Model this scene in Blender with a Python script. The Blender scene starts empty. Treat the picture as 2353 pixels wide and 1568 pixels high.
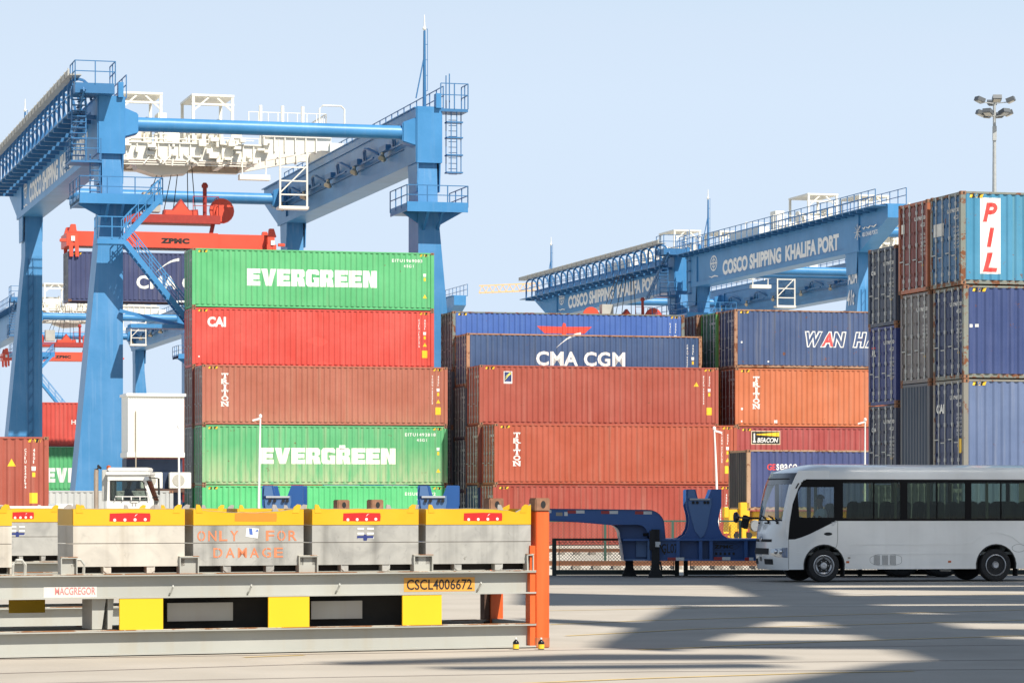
import bpy, bmesh, math, random
from mathutils import Vector, Matrix

# ------------------------------------------------------------------ camera, sky, sun, exposure
sc = bpy.context.scene
C = sc.collection
F = 7200.0          # focal length in pixels of a 2352 px wide picture
HZ = 1164.0         # row of the horizon in the same picture
EYE = 1.65
cam_d = bpy.data.cameras.new('camera')
cam_d.sensor_width = 36.0
cam_d.lens = 36.0 * F / 2352.0
cam_d.shift_y = (HZ - 784.0) / 2352.0
cam_d.clip_end = 6000.0
cam = bpy.data.objects.new('camera', cam_d)
cam.location = (0, 0, EYE)
cam.rotation_euler = (math.pi / 2, 0, 0)
C.objects.link(cam)
sc.camera = cam

SUN_DIR = Vector((-0.506, 0.693, -1.0)).normalized()      # the way the light travels
SUN_EL = math.asin(-SUN_DIR.z)
SUN_AZ = math.atan2(-SUN_DIR.x, -SUN_DIR.y)               # compass angle from +Y towards +X
w = bpy.data.worlds.new('World')
sc.world = w
w.use_nodes = True
nt = w.node_tree
sky = nt.nodes.new('ShaderNodeTexSky')
sky.sky_type = 'NISHITA'
sky.sun_disc = False
sky.sun_elevation = SUN_EL
sky.sun_rotation = SUN_AZ
sky.altitude = 0.0
sky.air_density = 1.0
sky.dust_density = 0.35
sky.ozone_density = 3.0
bg = nt.nodes['Background']
cap = nt.nodes.new('ShaderNodeMix'); cap.data_type = 'RGBA'; cap.blend_type = 'DARKEN'
cap.inputs['Factor'].default_value = 1.0
cap.inputs['B'].default_value = (3.0, 3.9, 5.2, 1)          # dusty air: the horizon does not glow
nt.links.new(sky.outputs[0], cap.inputs['A'])
nt.links.new(cap.outputs['Result'], bg.inputs[0])
bg.inputs[1].default_value = 0.05
veil = nt.nodes.new('ShaderNodeBackground')                 # bright dust veil, thick towards the horizon and thin overhead
veil.inputs[0].default_value = (0.350, 0.400, 0.455, 1)
tcw = nt.nodes.new('ShaderNodeTexCoord'); sxw = nt.nodes.new('ShaderNodeSeparateXYZ'); mrw = nt.nodes.new('ShaderNodeMapRange')
mrw.inputs['From Min'].default_value = 0.13; mrw.inputs['From Max'].default_value = 0.60; mrw.inputs['To Min'].default_value = 1.0; mrw.inputs['To Max'].default_value = 0.22
nt.links.new(tcw.outputs['Generated'], sxw.inputs[0]); nt.links.new(sxw.outputs['Z'], mrw.inputs['Value']); nt.links.new(mrw.outputs['Result'], veil.inputs[1])
addsh = nt.nodes.new('ShaderNodeAddShader')
nt.links.new(bg.outputs[0], addsh.inputs[0]); nt.links.new(veil.outputs[0], addsh.inputs[1])
nt.links.new(addsh.outputs[0], nt.nodes['World Output'].inputs['Surface'])
sl = bpy.data.lights.new('sun', 'SUN')
sl.energy = 5.0
sl.angle = math.radians(0.53)
sl.color = (1.0, 0.94, 0.84)
so = bpy.data.objects.new('sun', sl)
so.rotation_euler = SUN_DIR.to_track_quat('-Z', 'Y').to_euler()
so.location = (40, -40, 80)
C.objects.link(so)
sc.view_settings.view_transform = 'Standard'
sc.view_settings.look = 'None'
sc.view_settings.exposure = 0.46
sc.view_settings.gamma = 1.0
sc.cycles.max_bounces = 8
sc.cycles.transparent_max_bounces = 16
sc.cycles.caustics_reflective = False
sc.cycles.caustics_refractive = False

# ------------------------------------------------------------------ helpers
PHI = math.radians(15.0)                                   # the yard's grid turned against the picture plane
GU = Vector((math.cos(PHI), math.sin(PHI), 0))
GV = Vector((-math.sin(PHI), math.cos(PHI), 0))
YARD = -0.19                                               # the yard beyond the fence lies a little lower

def at(px, py, Y):
    return Vector(((px - 1176.0) / F * Y, Y, EYE + (HZ - py) / F * Y))

def row_point(px, v):
    """ground point seen at column px on the grid line with depth v"""
    a = (px - 1176.0) / F
    Y = v / (math.cos(PHI) - math.sin(PHI) * a)
    return Vector((a * Y, Y, 0))

class MB:
    def __init__(s):
        s.v = []; s.f = []
    def add(s, vs, fs):
        n = len(s.v)
        s.v += [tuple(p) for p in vs]
        s.f += [tuple(i + n for i in f) for f in fs]
        return s
    def box(s, x0, x1, y0, y1, z0, z1):
        return s.add([(x0,y0,z0),(x1,y0,z0),(x1,y1,z0),(x0,y1,z0),(x0,y0,z1),(x1,y0,z1),(x1,y1,z1),(x0,y1,z1)],
              [(0,3,2,1),(4,5,6,7),(0,1,5,4),(1,2,6,5),(2,3,7,6),(3,0,4,7)])
    def quad(s, a, b, c, d):
        return s.add([a,b,c,d], [(0,1,2,3)])
    def bar(s, p, q, wd, ht=None, up=(0,0,1)):
        p = Vector(p); q = Vector(q); ht = wd if ht is None else ht
        d = (q - p)
        if d.length < 1e-6: return s
        d.normalize(); u = Vector(up)
        if abs(d.dot(u)) > 0.98: u = Vector((1,0,0))
        r = d.cross(u).normalized(); t = r.cross(d).normalized()
        r = r * wd / 2; t = t * ht / 2
        vs = [p-r-t, p+r-t, p+r+t, p-r+t, q-r-t, q+r-t, q+r+t, q-r+t]
        return s.add(vs, [(0,3,2,1),(4,5,6,7),(0,1,5,4),(1,2,6,5),(2,3,7,6),(3,0,4,7)])
    def tube(s, p, q, r, n=8, r2=None, caps=True):
        p = Vector(p); q = Vector(q); r2 = r if r2 is None else r2
        d = (q - p).normalized(); u = Vector((0,0,1))
        if abs(d.dot(u)) > 0.98: u = Vector((1,0,0))
        a = d.cross(u).normalized(); b = a.cross(d).normalized()
        vs = []
        for c, rr in ((p, r), (q, r2)):
            for i in range(n):
                t = 2*math.pi*i/n
                vs.append(c + (a*math.cos(t) + b*math.sin(t))*rr)
        fs = [(i, (i+1)%n, n+(i+1)%n, n+i) for i in range(n)]
        if caps: fs += [tuple(range(n-1,-1,-1)), tuple(range(n, 2*n))]
        return s.add(vs, fs)
    def path(s, pts, r, n=6):
        pts = [Vector(p) for p in pts]; m = len(pts); vs = []
        for k, c in enumerate(pts):
            d = (pts[min(k+1,m-1)] - pts[max(k-1,0)]).normalized()
            u = Vector((0,0,1)) if abs(d.z) < 0.9 else Vector((1,0,0))
            a = d.cross(u).normalized(); b = a.cross(d).normalized()
            for i in range(n):
                t = 2*math.pi*i/n
                vs.append(c + (a*math.cos(t) + b*math.sin(t))*r)
        fs = []
        for k in range(m-1):
            for i in range(n):
                fs.append((k*n+i, k*n+(i+1)%n, (k+1)*n+(i+1)%n, (k+1)*n+i))
        fs += [tuple(range(n-1,-1,-1)), tuple((m-1)*n+i for i in range(n))]
        return s.add(vs, fs)
    def prism(s, poly, a, b, axis='y'):
        """poly: outline of (p,q); axis y -> p=x,q=z   axis x -> p=y,q=z   axis z -> p=x,q=y"""
        n = len(poly)
        def P(p, q, t):
            return (p, t, q) if axis == 'y' else ((t, p, q) if axis == 'x' else (p, q, t))
        vs = [P(p,q,a) for p,q in poly] + [P(p,q,b) for p,q in poly]
        fs = [tuple(range(n)), tuple(range(2*n-1, n-1, -1))]
        fs += [(i, n+i, n+(i+1)%n, (i+1)%n) for i in range(n)]
        return s.add(vs, fs)
    def lathe(s, prof, c=(0,0,0), axis='z', n=24):
        """prof: (r, t) pairs turned round an axis through c"""
        vs = []; m = len(prof)
        for r, t in prof:
            for i in range(n):
                a = 2*math.pi*i/n; p, q = r*math.cos(a), r*math.sin(a)
                vs.append((c[0]+p, c[1]+q, c[2]+t) if axis == 'z' else ((c[0]+p, c[1]+t, c[2]+q) if axis == 'y' else (c[0]+t, c[1]+p, c[2]+q)))
        fs = []
        for k in range(m-1):
            for i in range(n):
                fs.append((k*n+i, k*n+(i+1)%n, (k+1)*n+(i+1)%n, (k+1)*n+i))
        if prof[0][0] > 1e-4: fs.append(tuple(range(n-1,-1,-1)))
        if prof[-1][0] > 1e-4: fs.append(tuple((m-1)*n+i for i in range(n)))
        return s.add(vs, fs)
    def grid(s, fn, nu, nv):
        vs = [fn(i/nu, j/nv) for j in range(nv+1) for i in range(nu+1)]
        fs = [(j*(nu+1)+i, j*(nu+1)+i+1, (j+1)*(nu+1)+i+1, (j+1)*(nu+1)+i) for j in range(nv) for i in range(nu)]
        return s.add(vs, fs)
    def mesh(s, name, smooth=None, bevel=0.0):
        me = bpy.data.meshes.new(name)
        me.from_pydata(s.v, [], s.f)
        bm = bmesh.new(); bm.from_mesh(me)
        bmesh.ops.recalc_face_normals(bm, faces=bm.faces)
        if bevel > 0:
            bmesh.ops.remove_doubles(bm, verts=bm.verts, dist=1e-5)
            es = [e for e in bm.edges if len(e.link_faces) == 2 and e.calc_face_angle(0) > 0.6]
            bmesh.ops.bevel(bm, geom=es, offset=bevel, segments=2, affect='EDGES', clamp_overlap=True)
        bm.to_mesh(me); bm.free()
        if smooth is not None:
            me.shade_smooth()
            me.set_sharp_from_angle(angle=math.radians(smooth))
        return me
    def build(s, name, mat, parent=None, smooth=None, bevel=0.0, loc=None, rz=None):
        return place(s.mesh(name, smooth, bevel), name, mat, parent, loc, rz)

def place(me, name, mat, parent=None, loc=None, rz=None):
    o = bpy.data.objects.new(name, me)
    C.objects.link(o)
    if mat is not None:
        if len(me.materials) == 0: me.materials.append(mat)
        if me.materials[0] != mat:
            o.material_slots[0].link = 'OBJECT'
            o.material_slots[0].material = mat
    if parent is not None: o.parent = parent
    if loc is not None: o.location = loc
    if rz is not None: o.rotation_euler = (0, 0, rz)
    return o

def tag(o, label=None, cat=None, group=None, kind=None):
    if label: o['label'] = label
    if cat: o['category'] = cat
    if group: o['group'] = group
    if kind: o['kind'] = kind
    return o

def thing(name, loc, rz, label, cat, group=None):
    o = bpy.data.objects.new(name, None)
    o.empty_display_size = 0.3
    C.objects.link(o)
    o.location = loc; o.rotation_euler = (0, 0, rz)
    return tag(o, label, cat, group)

def copy_tree(o, parent=None):
    c = o.copy(); C.objects.link(c)
    if parent is not None: c.parent = parent
    for ch in list(o.children): copy_tree(ch, c)
    return c

# text as a flat mesh in x (right) and y (up), fitted into w x h
def text_mesh(s, wd=None, ht=None, bold=0.0, shear=0.0, space=1.0):
    cu = bpy.data.curves.new('lettering', 'FONT')
    cu.body = s; cu.size = 1.0; cu.offset = bold; cu.shear = shear; cu.space_character = space
    cu.resolution_u = 3
    o = bpy.data.objects.new('lettering', cu)
    C.objects.link(o)
    dg = bpy.context.evaluated_depsgraph_get()
    me = bpy.data.meshes.new_from_object(o.evaluated_get(dg))
    bpy.data.objects.remove(o); bpy.data.curves.remove(cu)
    me.materials.clear()
    xs = [v.co.x for v in me.vertices]; ys = [v.co.y for v in me.vertices]
    x0, x1, y0, y1 = min(xs), max(xs), min(ys), max(ys)
    sy = ht/(y1-y0) if ht else wd/(x1-x0)
    sx = wd/(x1-x0) if wd else sy
    for v in me.vertices:
        v.co.x = (v.co.x-x0)*sx; v.co.y = (v.co.y-y0)*sy; v.co.z = 0
    return me

def text_mb(mb, s, org, X, Z, wd=None, ht=None, **k):
    """adds lettering to mb: org = lower-left corner, X/Z = unit axes of the writing"""
    me = text_mesh(s, wd, ht, **k)
    X = Vector(X); Z = Vector(Z); org = Vector(org)
    mb.add([org + X*v.co.x + Z*v.co.y for v in me.vertices], [tuple(p.vertices) for p in me.polygons])
    bpy.data.meshes.remove(me)
    return mb

# ------------------------------------------------------------------ materials
MATS = {}
def _n(t, kind, **k):
    n = t.nodes.new(kind)
    for a, b in k.items(): setattr(n, a, b)
    return n

def lin(r, g, b):
    f = lambda c: (c/255/12.92) if c/255 <= 0.04045 else ((c/255+0.055)/1.055)**2.4
    return (f(r), f(g), f(b))

def plain(name, col, rough=0.5, metal=0.0, vary=0.12, scale=6.0, bump=0.0, spec=0.5, coat=0.0):
    if name in MATS: return MATS[name]
    m = bpy.data.materials.new(name); m.use_nodes = True; t = m.node_tree
    b = t.nodes['Principled BSDF']
    b.inputs['Roughness'].default_value = rough
    b.inputs['Metallic'].default_value = metal
    b.inputs['Specular IOR Level'].default_value = spec
    b.inputs['Coat Weight'].default_value = coat
    tc = _n(t, 'ShaderNodeTexCoord'); no = _n(t, 'ShaderNodeTexNoise')
    no.inputs['Scale'].default_value = scale; no.inputs['Detail'].default_value = 5
    t.links.new(tc.outputs['Object'], no.inputs['Vector'])
    mx = _n(t, 'ShaderNodeMix', data_type='RGBA')
    mx.inputs['A'].default_value = (*[c*(1-vary) for c in col], 1)
    mx.inputs['B'].default_value = (*[min(1, c*(1+vary)) for c in col], 1)
    t.links.new(no.outputs['Fac'], mx.inputs['Factor'])
    t.links.new(mx.outputs['Result'], b.inputs['Base Color'])
    if bump:
        bp = _n(t, 'ShaderNodeBump'); bp.inputs['Strength'].default_value = bump
        t.links.new(no.outputs['Fac'], bp.inputs['Height']); t.links.new(bp.outputs['Normal'], b.inputs['Normal'])
    MATS[name] = m
    return m

def paint(name, col, rust=0.12, fade=0.25, streak=0.35, dirt=(0.30,0.25,0.19), rcol=(0.17,0.065,0.03), rough=0.45, patch=0.0, low=0.0, lowh=1.2, rscale=3.0):
    """weathered paint: slow fading, vertical streaks, rust chips, touch-up patches, dirt splashed up from the bottom"""
    if name in MATS: return MATS[name]
    m = bpy.data.materials.new(name); m.use_nodes = True; t = m.node_tree
    L = t.links.new
    b = t.nodes['Principled BSDF']
    b.inputs['Specular IOR Level'].default_value = 0.35
    tc = _n(t, 'ShaderNodeTexCoord'); oi = _n(t, 'ShaderNodeObjectInfo')
    mul = _n(t, 'ShaderNodeMath', operation='MULTIPLY'); mul.inputs[1].default_value = 91.0
    L(oi.outputs['Random'], mul.inputs[0])
    ad = _n(t, 'ShaderNodeVectorMath', operation='ADD')
    L(tc.outputs['Object'], ad.inputs[0]); L(mul.outputs[0], ad.inputs[1])
    def noise(scale, detail, sc3=None, rgh=0.55):
        n = _n(t, 'ShaderNodeTexNoise'); n.inputs['Scale'].default_value = scale; n.inputs['Detail'].default_value = detail
        n.inputs['Roughness'].default_value = rgh
        if sc3:
            mp = _n(t, 'ShaderNodeMapping'); mp.inputs['Scale'].default_value = sc3
            L(ad.outputs[0], mp.inputs['Vector']); L(mp.outputs['Vector'], n.inputs['Vector'])
        else: L(ad.outputs[0], n.inputs['Vector'])
        return n.outputs['Fac']
    def ramp(x, a, c):
        r = _n(t, 'ShaderNodeMapRange'); r.inputs['From Min'].default_value = a; r.inputs['From Max'].default_value = c
        L(x, r.inputs['Value']); return r.outputs['Result']
    def mix(fac, A, B, mode='MIX'):
        x = _n(t, 'ShaderNodeMix', data_type='RGBA', blend_type=mode)
        if isinstance(fac, float): x.inputs['Factor'].default_value = fac
        else: L(fac, x.inputs['Factor'])
        for nm, q in (('A', A), ('B', B)):
            if isinstance(q, tuple): x.inputs[nm].default_value = (*q, 1)
            else: L(q, x.inputs[nm])
        return x.outputs['Result']
    def scale(x, k):
        q = _n(t, 'ShaderNodeMath', operation='MULTIPLY'); q.inputs[1].default_value = k; L(x, q.inputs[0]); return q.outputs[0]
    grey = sum(col)/3
    faded = tuple(min(1, c*0.72 + grey*0.28 + 0.035) for c in col)
    deep = tuple(c*0.82 for c in col)
    c0 = mix(ramp(noise(0.55, 4), 0.3, 0.7), deep, mix(fade, col, faded))
    st = ramp(noise(1.0, 4, (5.0, 5.0, 0.22)), 0.52, 0.75)
    c1 = mix(scale(st, streak), c0, dirt)
    if patch:
        c1 = mix(scale(ramp(noise(0.9, 1, (1.0, 1.0, 1.6)), 0.66, 0.68), patch), c1, tuple(min(1, c*1.25+0.01) for c in col))
    if low:
        sx = _n(t, 'ShaderNodeSeparateXYZ'); L(tc.outputs['Object'], sx.inputs[0])
        zz = ramp(sx.outputs['Z'], lowh, 0.1)
        q = _n(t, 'ShaderNodeMath', operation='MULTIPLY'); L(zz, q.inputs[0]); L(ramp(noise(1.4, 5, (3.0, 3.0, 0.5)), 0.3, 0.6), q.inputs[1])
        c1 = mix(scale(q.outputs[0], low), c1, tuple(d*1.15 for d in dirt))
    rs = ramp(noise(rscale, 9, None, 0.72), 0.70 - rust*0.55, 0.73 - rust*0.5)
    c2 = mix(rs, c1, rcol)
    L(c2, b.inputs['Base Color'])
    r = _n(t, 'ShaderNodeMapRange'); r.inputs['To Min'].default_value = rough; r.inputs['To Max'].default_value = 0.85
    L(rs, r.inputs['Value']); L(r.outputs['Result'], b.inputs['Roughness'])
    bp = _n(t, 'ShaderNodeBump'); bp.inputs['Strength'].default_value = 0.35; bp.inputs['Distance'].default_value = 0.05
    L(noise(1.1, 3), bp.inputs['Height']); L(bp.outputs['Normal'], b.inputs['Normal'])
    MATS[name] = m
    return m

white_ink = paint('white_ink', (0.80,0.80,0.76), rust=0.05, fade=0.1, streak=0.22, dirt=(0.52,0.47,0.40), rcol=(0.42,0.36,0.30), rough=0.5, rscale=7)
old_ink = plain('old_white_ink', (0.78,0.74,0.66), 0.6, vary=0.16, scale=5)
red_ink = plain('red_ink', (0.68,0.06,0.05), 0.5)
black_ink = plain('black_ink', (0.012,0.012,0.012), 0.6)
yellow_ink = plain('yellow_ink', (0.85,0.52,0.03), 0.5)
rusty = plain('rusty_steel', (0.26,0.13,0.075), 0.85, vary=0.55, scale=14, bump=0.4)
darkrust = plain('dark_rusty_steel', (0.09,0.05,0.035), 0.85, vary=0.5, scale=12)
galv = plain('galvanised_steel', (0.42,0.43,0.42), 0.5, 0.3, vary=0.25)
black = plain('black_rubber', (0.012,0.012,0.013), 0.8, vary=0.3, scale=20)
blackgloss = plain('black_gloss', (0.008,0.008,0.010), 0.18)
white = plain('white_paint', (0.80,0.80,0.77), 0.4, vary=0.06, scale=2.0)
# ------------------------------------------------------------------ ground
def ground_mat(name, c1, c2, scale=0.6, fine=30.0, bump=0.15, stain=0.35, joint=False):
    m = bpy.data.materials.new(name); m.use_nodes = True; t = m.node_tree; L = t.links.new
    b = t.nodes['Principled BSDF']; b.inputs['Roughness'].default_value = 0.9; b.inputs['Specular IOR Level'].default_value = 0.2
    g = _n(t, 'ShaderNodeNewGeometry')
    def noise(s, d, sc3=None):
        n = _n(t, 'ShaderNodeTexNoise'); n.inputs['Scale'].default_value = s; n.inputs['Detail'].default_value = d
        if sc3:
            mp = _n(t, 'ShaderNodeMapping'); mp.inputs['Scale'].default_value = sc3
            L(g.outputs['Position'], mp.inputs[0]); L(mp.outputs[0], n.inputs['Vector'])
        else: L(g.outputs['Position'], n.inputs['Vector'])
        return n.outputs['Fac']
    def mix(f, A, B):
        x = _n(t, 'ShaderNodeMix', data_type='RGBA'); L(f, x.inputs['Factor'])
        for nm, q in (('A', A), ('B', B)):
            if isinstance(q, tuple): x.inputs[nm].default_value = (*q, 1)
            else: L(q, x.inputs[nm])
        return x.outputs['Result']
    def ramp(x, a, c, hi=1.0):
        r = _n(t, 'ShaderNodeMapRange'); r.inputs['From Min'].default_value = a; r.inputs['From Max'].default_value = c; r.inputs['To Max'].default_value = hi
        L(x, r.inputs['Value']); return r.outputs['Result']
    c = mix(ramp(noise(scale, 6), 0.3, 0.7), c1, c2)
    c = mix(ramp(noise(0.25, 8, (1.0, 0.35, 1.0)), 0.55, 0.75, stain), c, tuple(q*0.55 for q in c1))
    c = mix(ramp(noise(fine, 3), 0.62, 0.75, 0.35), c, tuple(q*0.5 for q in c1))
    L(c, b.inputs['Base Color'])
    bp = _n(t, 'ShaderNodeBump'); bp.inputs['Strength'].default_value = bump; bp.inputs['Distance'].default_value = 0.02
    L(noise(fine*2, 4), bp.inputs['Height']); L(bp.outputs['Normal'], b.inputs['Normal'])
    return m

concrete = ground_mat('concrete_paving', (0.385,0.345,0.290), (0.455,0.41,0.35))
sand = ground_mat('sandy_yard', (0.50,0.455,0.385), (0.60,0.555,0.475), fine=12.0, bump=0.4, stain=0.2)
FY = 75.6           # fence line
tag(MB().box(-400, 400, -300, FY+0.6, -0.6, 0).build('concrete_apron', concrete), kind='structure')
tag(MB().quad((-4000,FY+0.6,YARD), (4000,FY+0.6,YARD), (4000,5000,YARD), (-4000,5000,YARD)).build('yard_ground', sand), kind='structure')
# joints, cracks of tar and faded yellow lines on the apron
tar = plain('joint_sealant', (0.105,0.060,0.058), 0.8, vary=0.4, scale=3)
faded_yellow = plain('worn_yellow_line', (0.62,0.44,0.16), 0.8, vary=0.35, scale=4)
faded_white = plain('worn_white_line', (0.66,0.64,0.58), 0.8, vary=0.25, scale=4)
def strip(name, pts, wd, mat, z=0.004):
    mb = MB()
    for a, b in zip(pts[:-1], pts[1:]):
        a = Vector((*a, z)); b = Vector((*b, z)); d = (b-a).normalized(); n = Vector((-d.y, d.x, 0))*wd/2
        mb.quad(a-n, b-n, b+n, a+n)
    return tag(mb.build(name, mat), kind='structure')
def gp(px, py):
    Y = EYE*F/(py-HZ); return ((px-1176)/F*Y, Y)
strip('pavement_joint', [gp(-60,1548), gp(700,1525), gp(1500,1523), gp(2420,1514)], 0.045, tar)
strip('pavement_joint', [gp(-60,1515), gp(700,1502), gp(1500,1489), gp(2420,1480)], 0.05, tar)
strip('pavement_joint', [gp(-60,1572), gp(700,1556), gp(1500,1542), gp(2420,1536)], 0.04, tar)
for pts in ([(1120,1572),(1500,1557),(1880,1545),(2100,1541)], [(1470,1492),(1900,1473),(2400,1458)], [(1300,1460),(1600,1444),(2352,1424)],
            [(1262,1434),(1500,1424),(2352,1400)], [(1262,1402),(1380,1400),(1700,1393)], [(1900,1369),(2352,1364)], [(560,1509),(700,1504)], [(1000,1490),(1228,1478)]):
    strip('yellow_line', [gp(*p) for p in pts], 0.09, faded_yellow, 0.005)
for pts in ([(1262,1350),(1700,1352),(2200,1372),(2352,1378)], [(1262,1392),(1800,1390),(2352,1392)], [(1300,1338),(2352,1339)]):
    strip('white_line', [gp(*p) for p in pts], 0.10, faded_white, 0.006)

# ------------------------------------------------------------------ shipping containers
L40, L20, WID, HC, STD = 12.192, 6.058, 2.438, 2.896, 2.591
PER = 0.278
def corr(x):
    """depth of the corrugated side behind the frame plane at length x"""
    t = ((x - 0.20) % PER)
    if t < 0.085: return 0.008
    if t < 0.150: return 0.008 + 0.038*(t-0.085)/0.065
    if t < 0.215: return 0.046
    return 0.046 - 0.038*(t-0.215)/0.063
def breaks(x0, x1):
    xs = [x0]; k = math.floor((x0-0.20)/PER)
    while True:
        b = 0.20 + k*PER
        if b > x1: break
        for d in (0, 0.085, 0.150, 0.215):
            if x0 < b+d < x1: xs.append(b+d)
        k += 1
    xs.append(x1)
    return xs
CM = {}
def cmesh(Lc, H):
    """meshes shared by every container of one size"""
    if (Lc, H) in CM: return CM[(Lc, H)]
    d = {}
    xs = breaks(0.16, Lc-0.16)
    mb = MB(); n = len(xs)
    mb.add([(x, corr(x), 0.155) for x in xs] + [(x, corr(x), H-0.055) for x in xs], [(i, i+1, n+i+1, n+i) for i in range(n-1)])
    d['side'] = mb.mesh('side_wall')
    mb = MB()
    mb.add([(x, WID-corr(x), 0.155) for x in xs] + [(x, WID-corr(x), H-0.055) for x in xs], [(i, i+1, n+i+1, n+i) for i in range(n-1)])
    d['back'] = mb.mesh('side_wall')
    mb = MB()
    for x in (0, Lc-0.16):
        mb.box(x, x+0.16, 0.0, 0.14, 0.118, H-0.118); mb.box(x, x+0.16, WID-0.14, WID, 0.118, H-0.118)
        mb.box(x+0.01, x+0.15, 0.18, WID-0.18, H-0.11, H-0.02); mb.box(x+0.01, x+0.15, 0.18, WID-0.18, 0.0, 0.13)
    for y0, y1 in ((0.0, 0.055), (WID-0.055, WID)):
        mb.box(0.18, Lc-0.18, y0, y1, H-0.075, H-0.012)
    for y0, y1, l0, l1 in ((0.05, 0.10, 0.012, 0.05), (WID-0.10, WID-0.05, WID-0.05, WID-0.012)):
        mb.box(0.18, Lc-0.18, y0, y1, 0.035, 0.16)
        mb.box(0.18, Lc-0.18, l0, l1, 0.028, 0.050)
    d['frame'] = mb.mesh('frame')
    d['roof'] = MB().box(0.1, Lc-0.1, 0.06, WID-0.06, H-0.05, H-0.022).mesh('roof')
    d['floor'] = MB().box(0.16, Lc-0.16, 0.11, WID-0.11, 0.13, 0.16).mesh('underside')
    def end(x, s):
        m2 = MB(); ys = []; y = 0.14
        while y < WID-0.14: 
            for q, dd in ((0,0.012),(0.09,0.012),(0.13,0.055),(0.20,0.055)):
                if y+q < WID-0.14: ys.append((y+q, dd))
            y += 0.24
        ys.append((WID-0.14, 0.012)); k = len(ys)
        m2.add([(x+s*e, q, 0.12) for q, e in ys] + [(x+s*e, q, H-0.11) for q, e in ys], [(i, i+1, k+i+1, k+i) for i in range(k-1)])
        return m2.mesh('end_wall')
    d['end_far'] = end(Lc, -1); d['end_near'] = end(0, 1)
    hw = (WID-0.28)/2
    for nm, y0 in (('door_a', 0.145), ('door_b', 0.145+hw)):
        mb = MB(); y1 = y0+hw-0.012
        mb.box(0.055, 0.075, y0, y1, 0.14, H-0.12)
        for a, b in ((y0, y0+0.05), (y1-0.05, y1)): mb.box(0.028, 0.055, a, b, 0.14, H-0.12)
        nz = 6; zs = [0.14 + (H-0.26)*i/nz for i in range(nz+1)]
        for i in range(nz):
            mb.box(0.034, 0.055, y0+0.05, y1-0.05, zs[i]+0.05, zs[i+1]-0.05)
        for fr in (0.18, 0.42, 0.62, 0.86):
            mb.box(0.0, 0.05, y0 if nm == 'door_a' else y1-0.06, (y0+0.06) if nm == 'door_a' else y1, H*fr, H*fr+0.10)
        d[nm] = mb.mesh('door')
        for k, fr in enumerate((0.26, 0.72)):
            yy = y0 + hw*fr; mb = MB()
            mb.tube((0.012, yy, 0.10), (0.012, yy, H-0.05), 0.021, 6)
            for zz in (0.10, H-0.16): mb.box(-0.012, 0.03, yy-0.045, yy+0.045, zz, zz+0.09)
            for zz in (0.34, H*0.5, H-0.42): mb.box(-0.008, 0.034, yy-0.055, yy+0.055, zz, zz+0.12)
            mb.box(-0.014, 0.004, yy-0.02, yy+0.30, 0.92+0.10*k, 0.955+0.10*k)
            d[nm+'_rod%d' % k] = mb.mesh('lock_rod')
    mb = MB()
    mb.box(0, 0.178, 0, 0.162, 0, 0.118)
    cast = []
    for x in (0, Lc-0.178):
        for y in (0, WID-0.162):
            for z in (0, H-0.118):
                b2 = MB().box(x-0.002, x+0.180, y-0.003 if y == 0 else y, y+0.162 if y == 0 else y+0.165, z, z+0.118)
                cast.append((b2.mesh('corner_casting', bevel=0.008), x, y, z))
    d['cast'] = cast
    hole = MB()
    def oval(c, X, Z, a, bb):
        k = 10; return [Vector(c) + Vector(X)*a*math.cos(2*math.pi*i/k) + Vector(Z)*bb*math.sin(2*math.pi*i/k) for i in range(k)]
    for x in (0.10, Lc-0.10):
        for z in (0.062, H-0.062):
            pts = oval((x, -0.0065, z), (1,0,0), (0,0,1), 0.030, 0.040); hole.add(pts, [tuple(range(len(pts)))])
    for y in (0.08, WID-0.08):
        for z in (0.062, H-0.062):
            pts = oval((-0.0055, y, z), (0,1,0), (0,0,1), 0.026, 0.038); hole.add(pts, [tuple(range(len(pts)))])
    d['hole'] = hole.mesh('casting_hole')
    CM[(Lc, H)] = d
    return d

RODS = {}
def side_letters(root, mb, mat, name='lettering', label=None):
    """lays flat writing (x,z in container coordinates) onto the corrugated side"""
    bm = bmesh.new()
    me = bpy.data.meshes.new(name); me.from_pydata(mb.v, [], mb.f); bm.from_mesh(me)
    bmesh.ops.triangulate(bm, faces=bm.faces[:])
    xs = [v.co.x for v in bm.verts]
    for b in breaks(min(xs), max(xs))[1:-1]:
        bmesh.ops.bisect_plane(bm, geom=bm.verts[:]+bm.edges[:]+bm.faces[:], dist=1e-5, plane_co=(b,0,0), plane_no=(1,0,0))
    for v in bm.verts: v.co.y = corr(v.co.x) - 0.004 + v.co.y
    bmesh.ops.recalc_face_normals(bm, faces=bm.faces)
    bm.to_mesh(me); bm.free()
    o = place(me, name, mat, root)
    if label: o['label'] = label
    return o

def ctext(s, x, z, wd=None, ht=None, y=0.0, **k):
    return text_mb(MB(), s, (x, y, z), (1,0,0), (0,0,1), wd, ht, **k)

def rect(mb, x0, x1, z0, z1, y=0.0):
    n = max(1, int((x1-x0)/0.4))
    return mb.quad((x0,y,z0),(x1,y,z0),(x1,y,z1),(x0,y,z1))

def vtext(mb, s, x, ztop, size, step=None, y=0.0):
    """letters one below the other, as on a container's data column"""
    st = step or size*1.18
    for i, ch in enumerate(s):
        if ch != ' ': text_mb(mb, ch, (x, y, ztop-size-i*st), (1,0,0), (0,0,1), wd=size*0.62 if ch not in 'I1' else size*0.3, ht=size, bold=0.03)
    return mb

def triangle(mb, x, z, s, y=0.0):
    return mb.add([(x-s/2,y,z),(x+s/2,y,z),(x,y,z+s*0.9)], [(0,1,2)])

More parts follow.
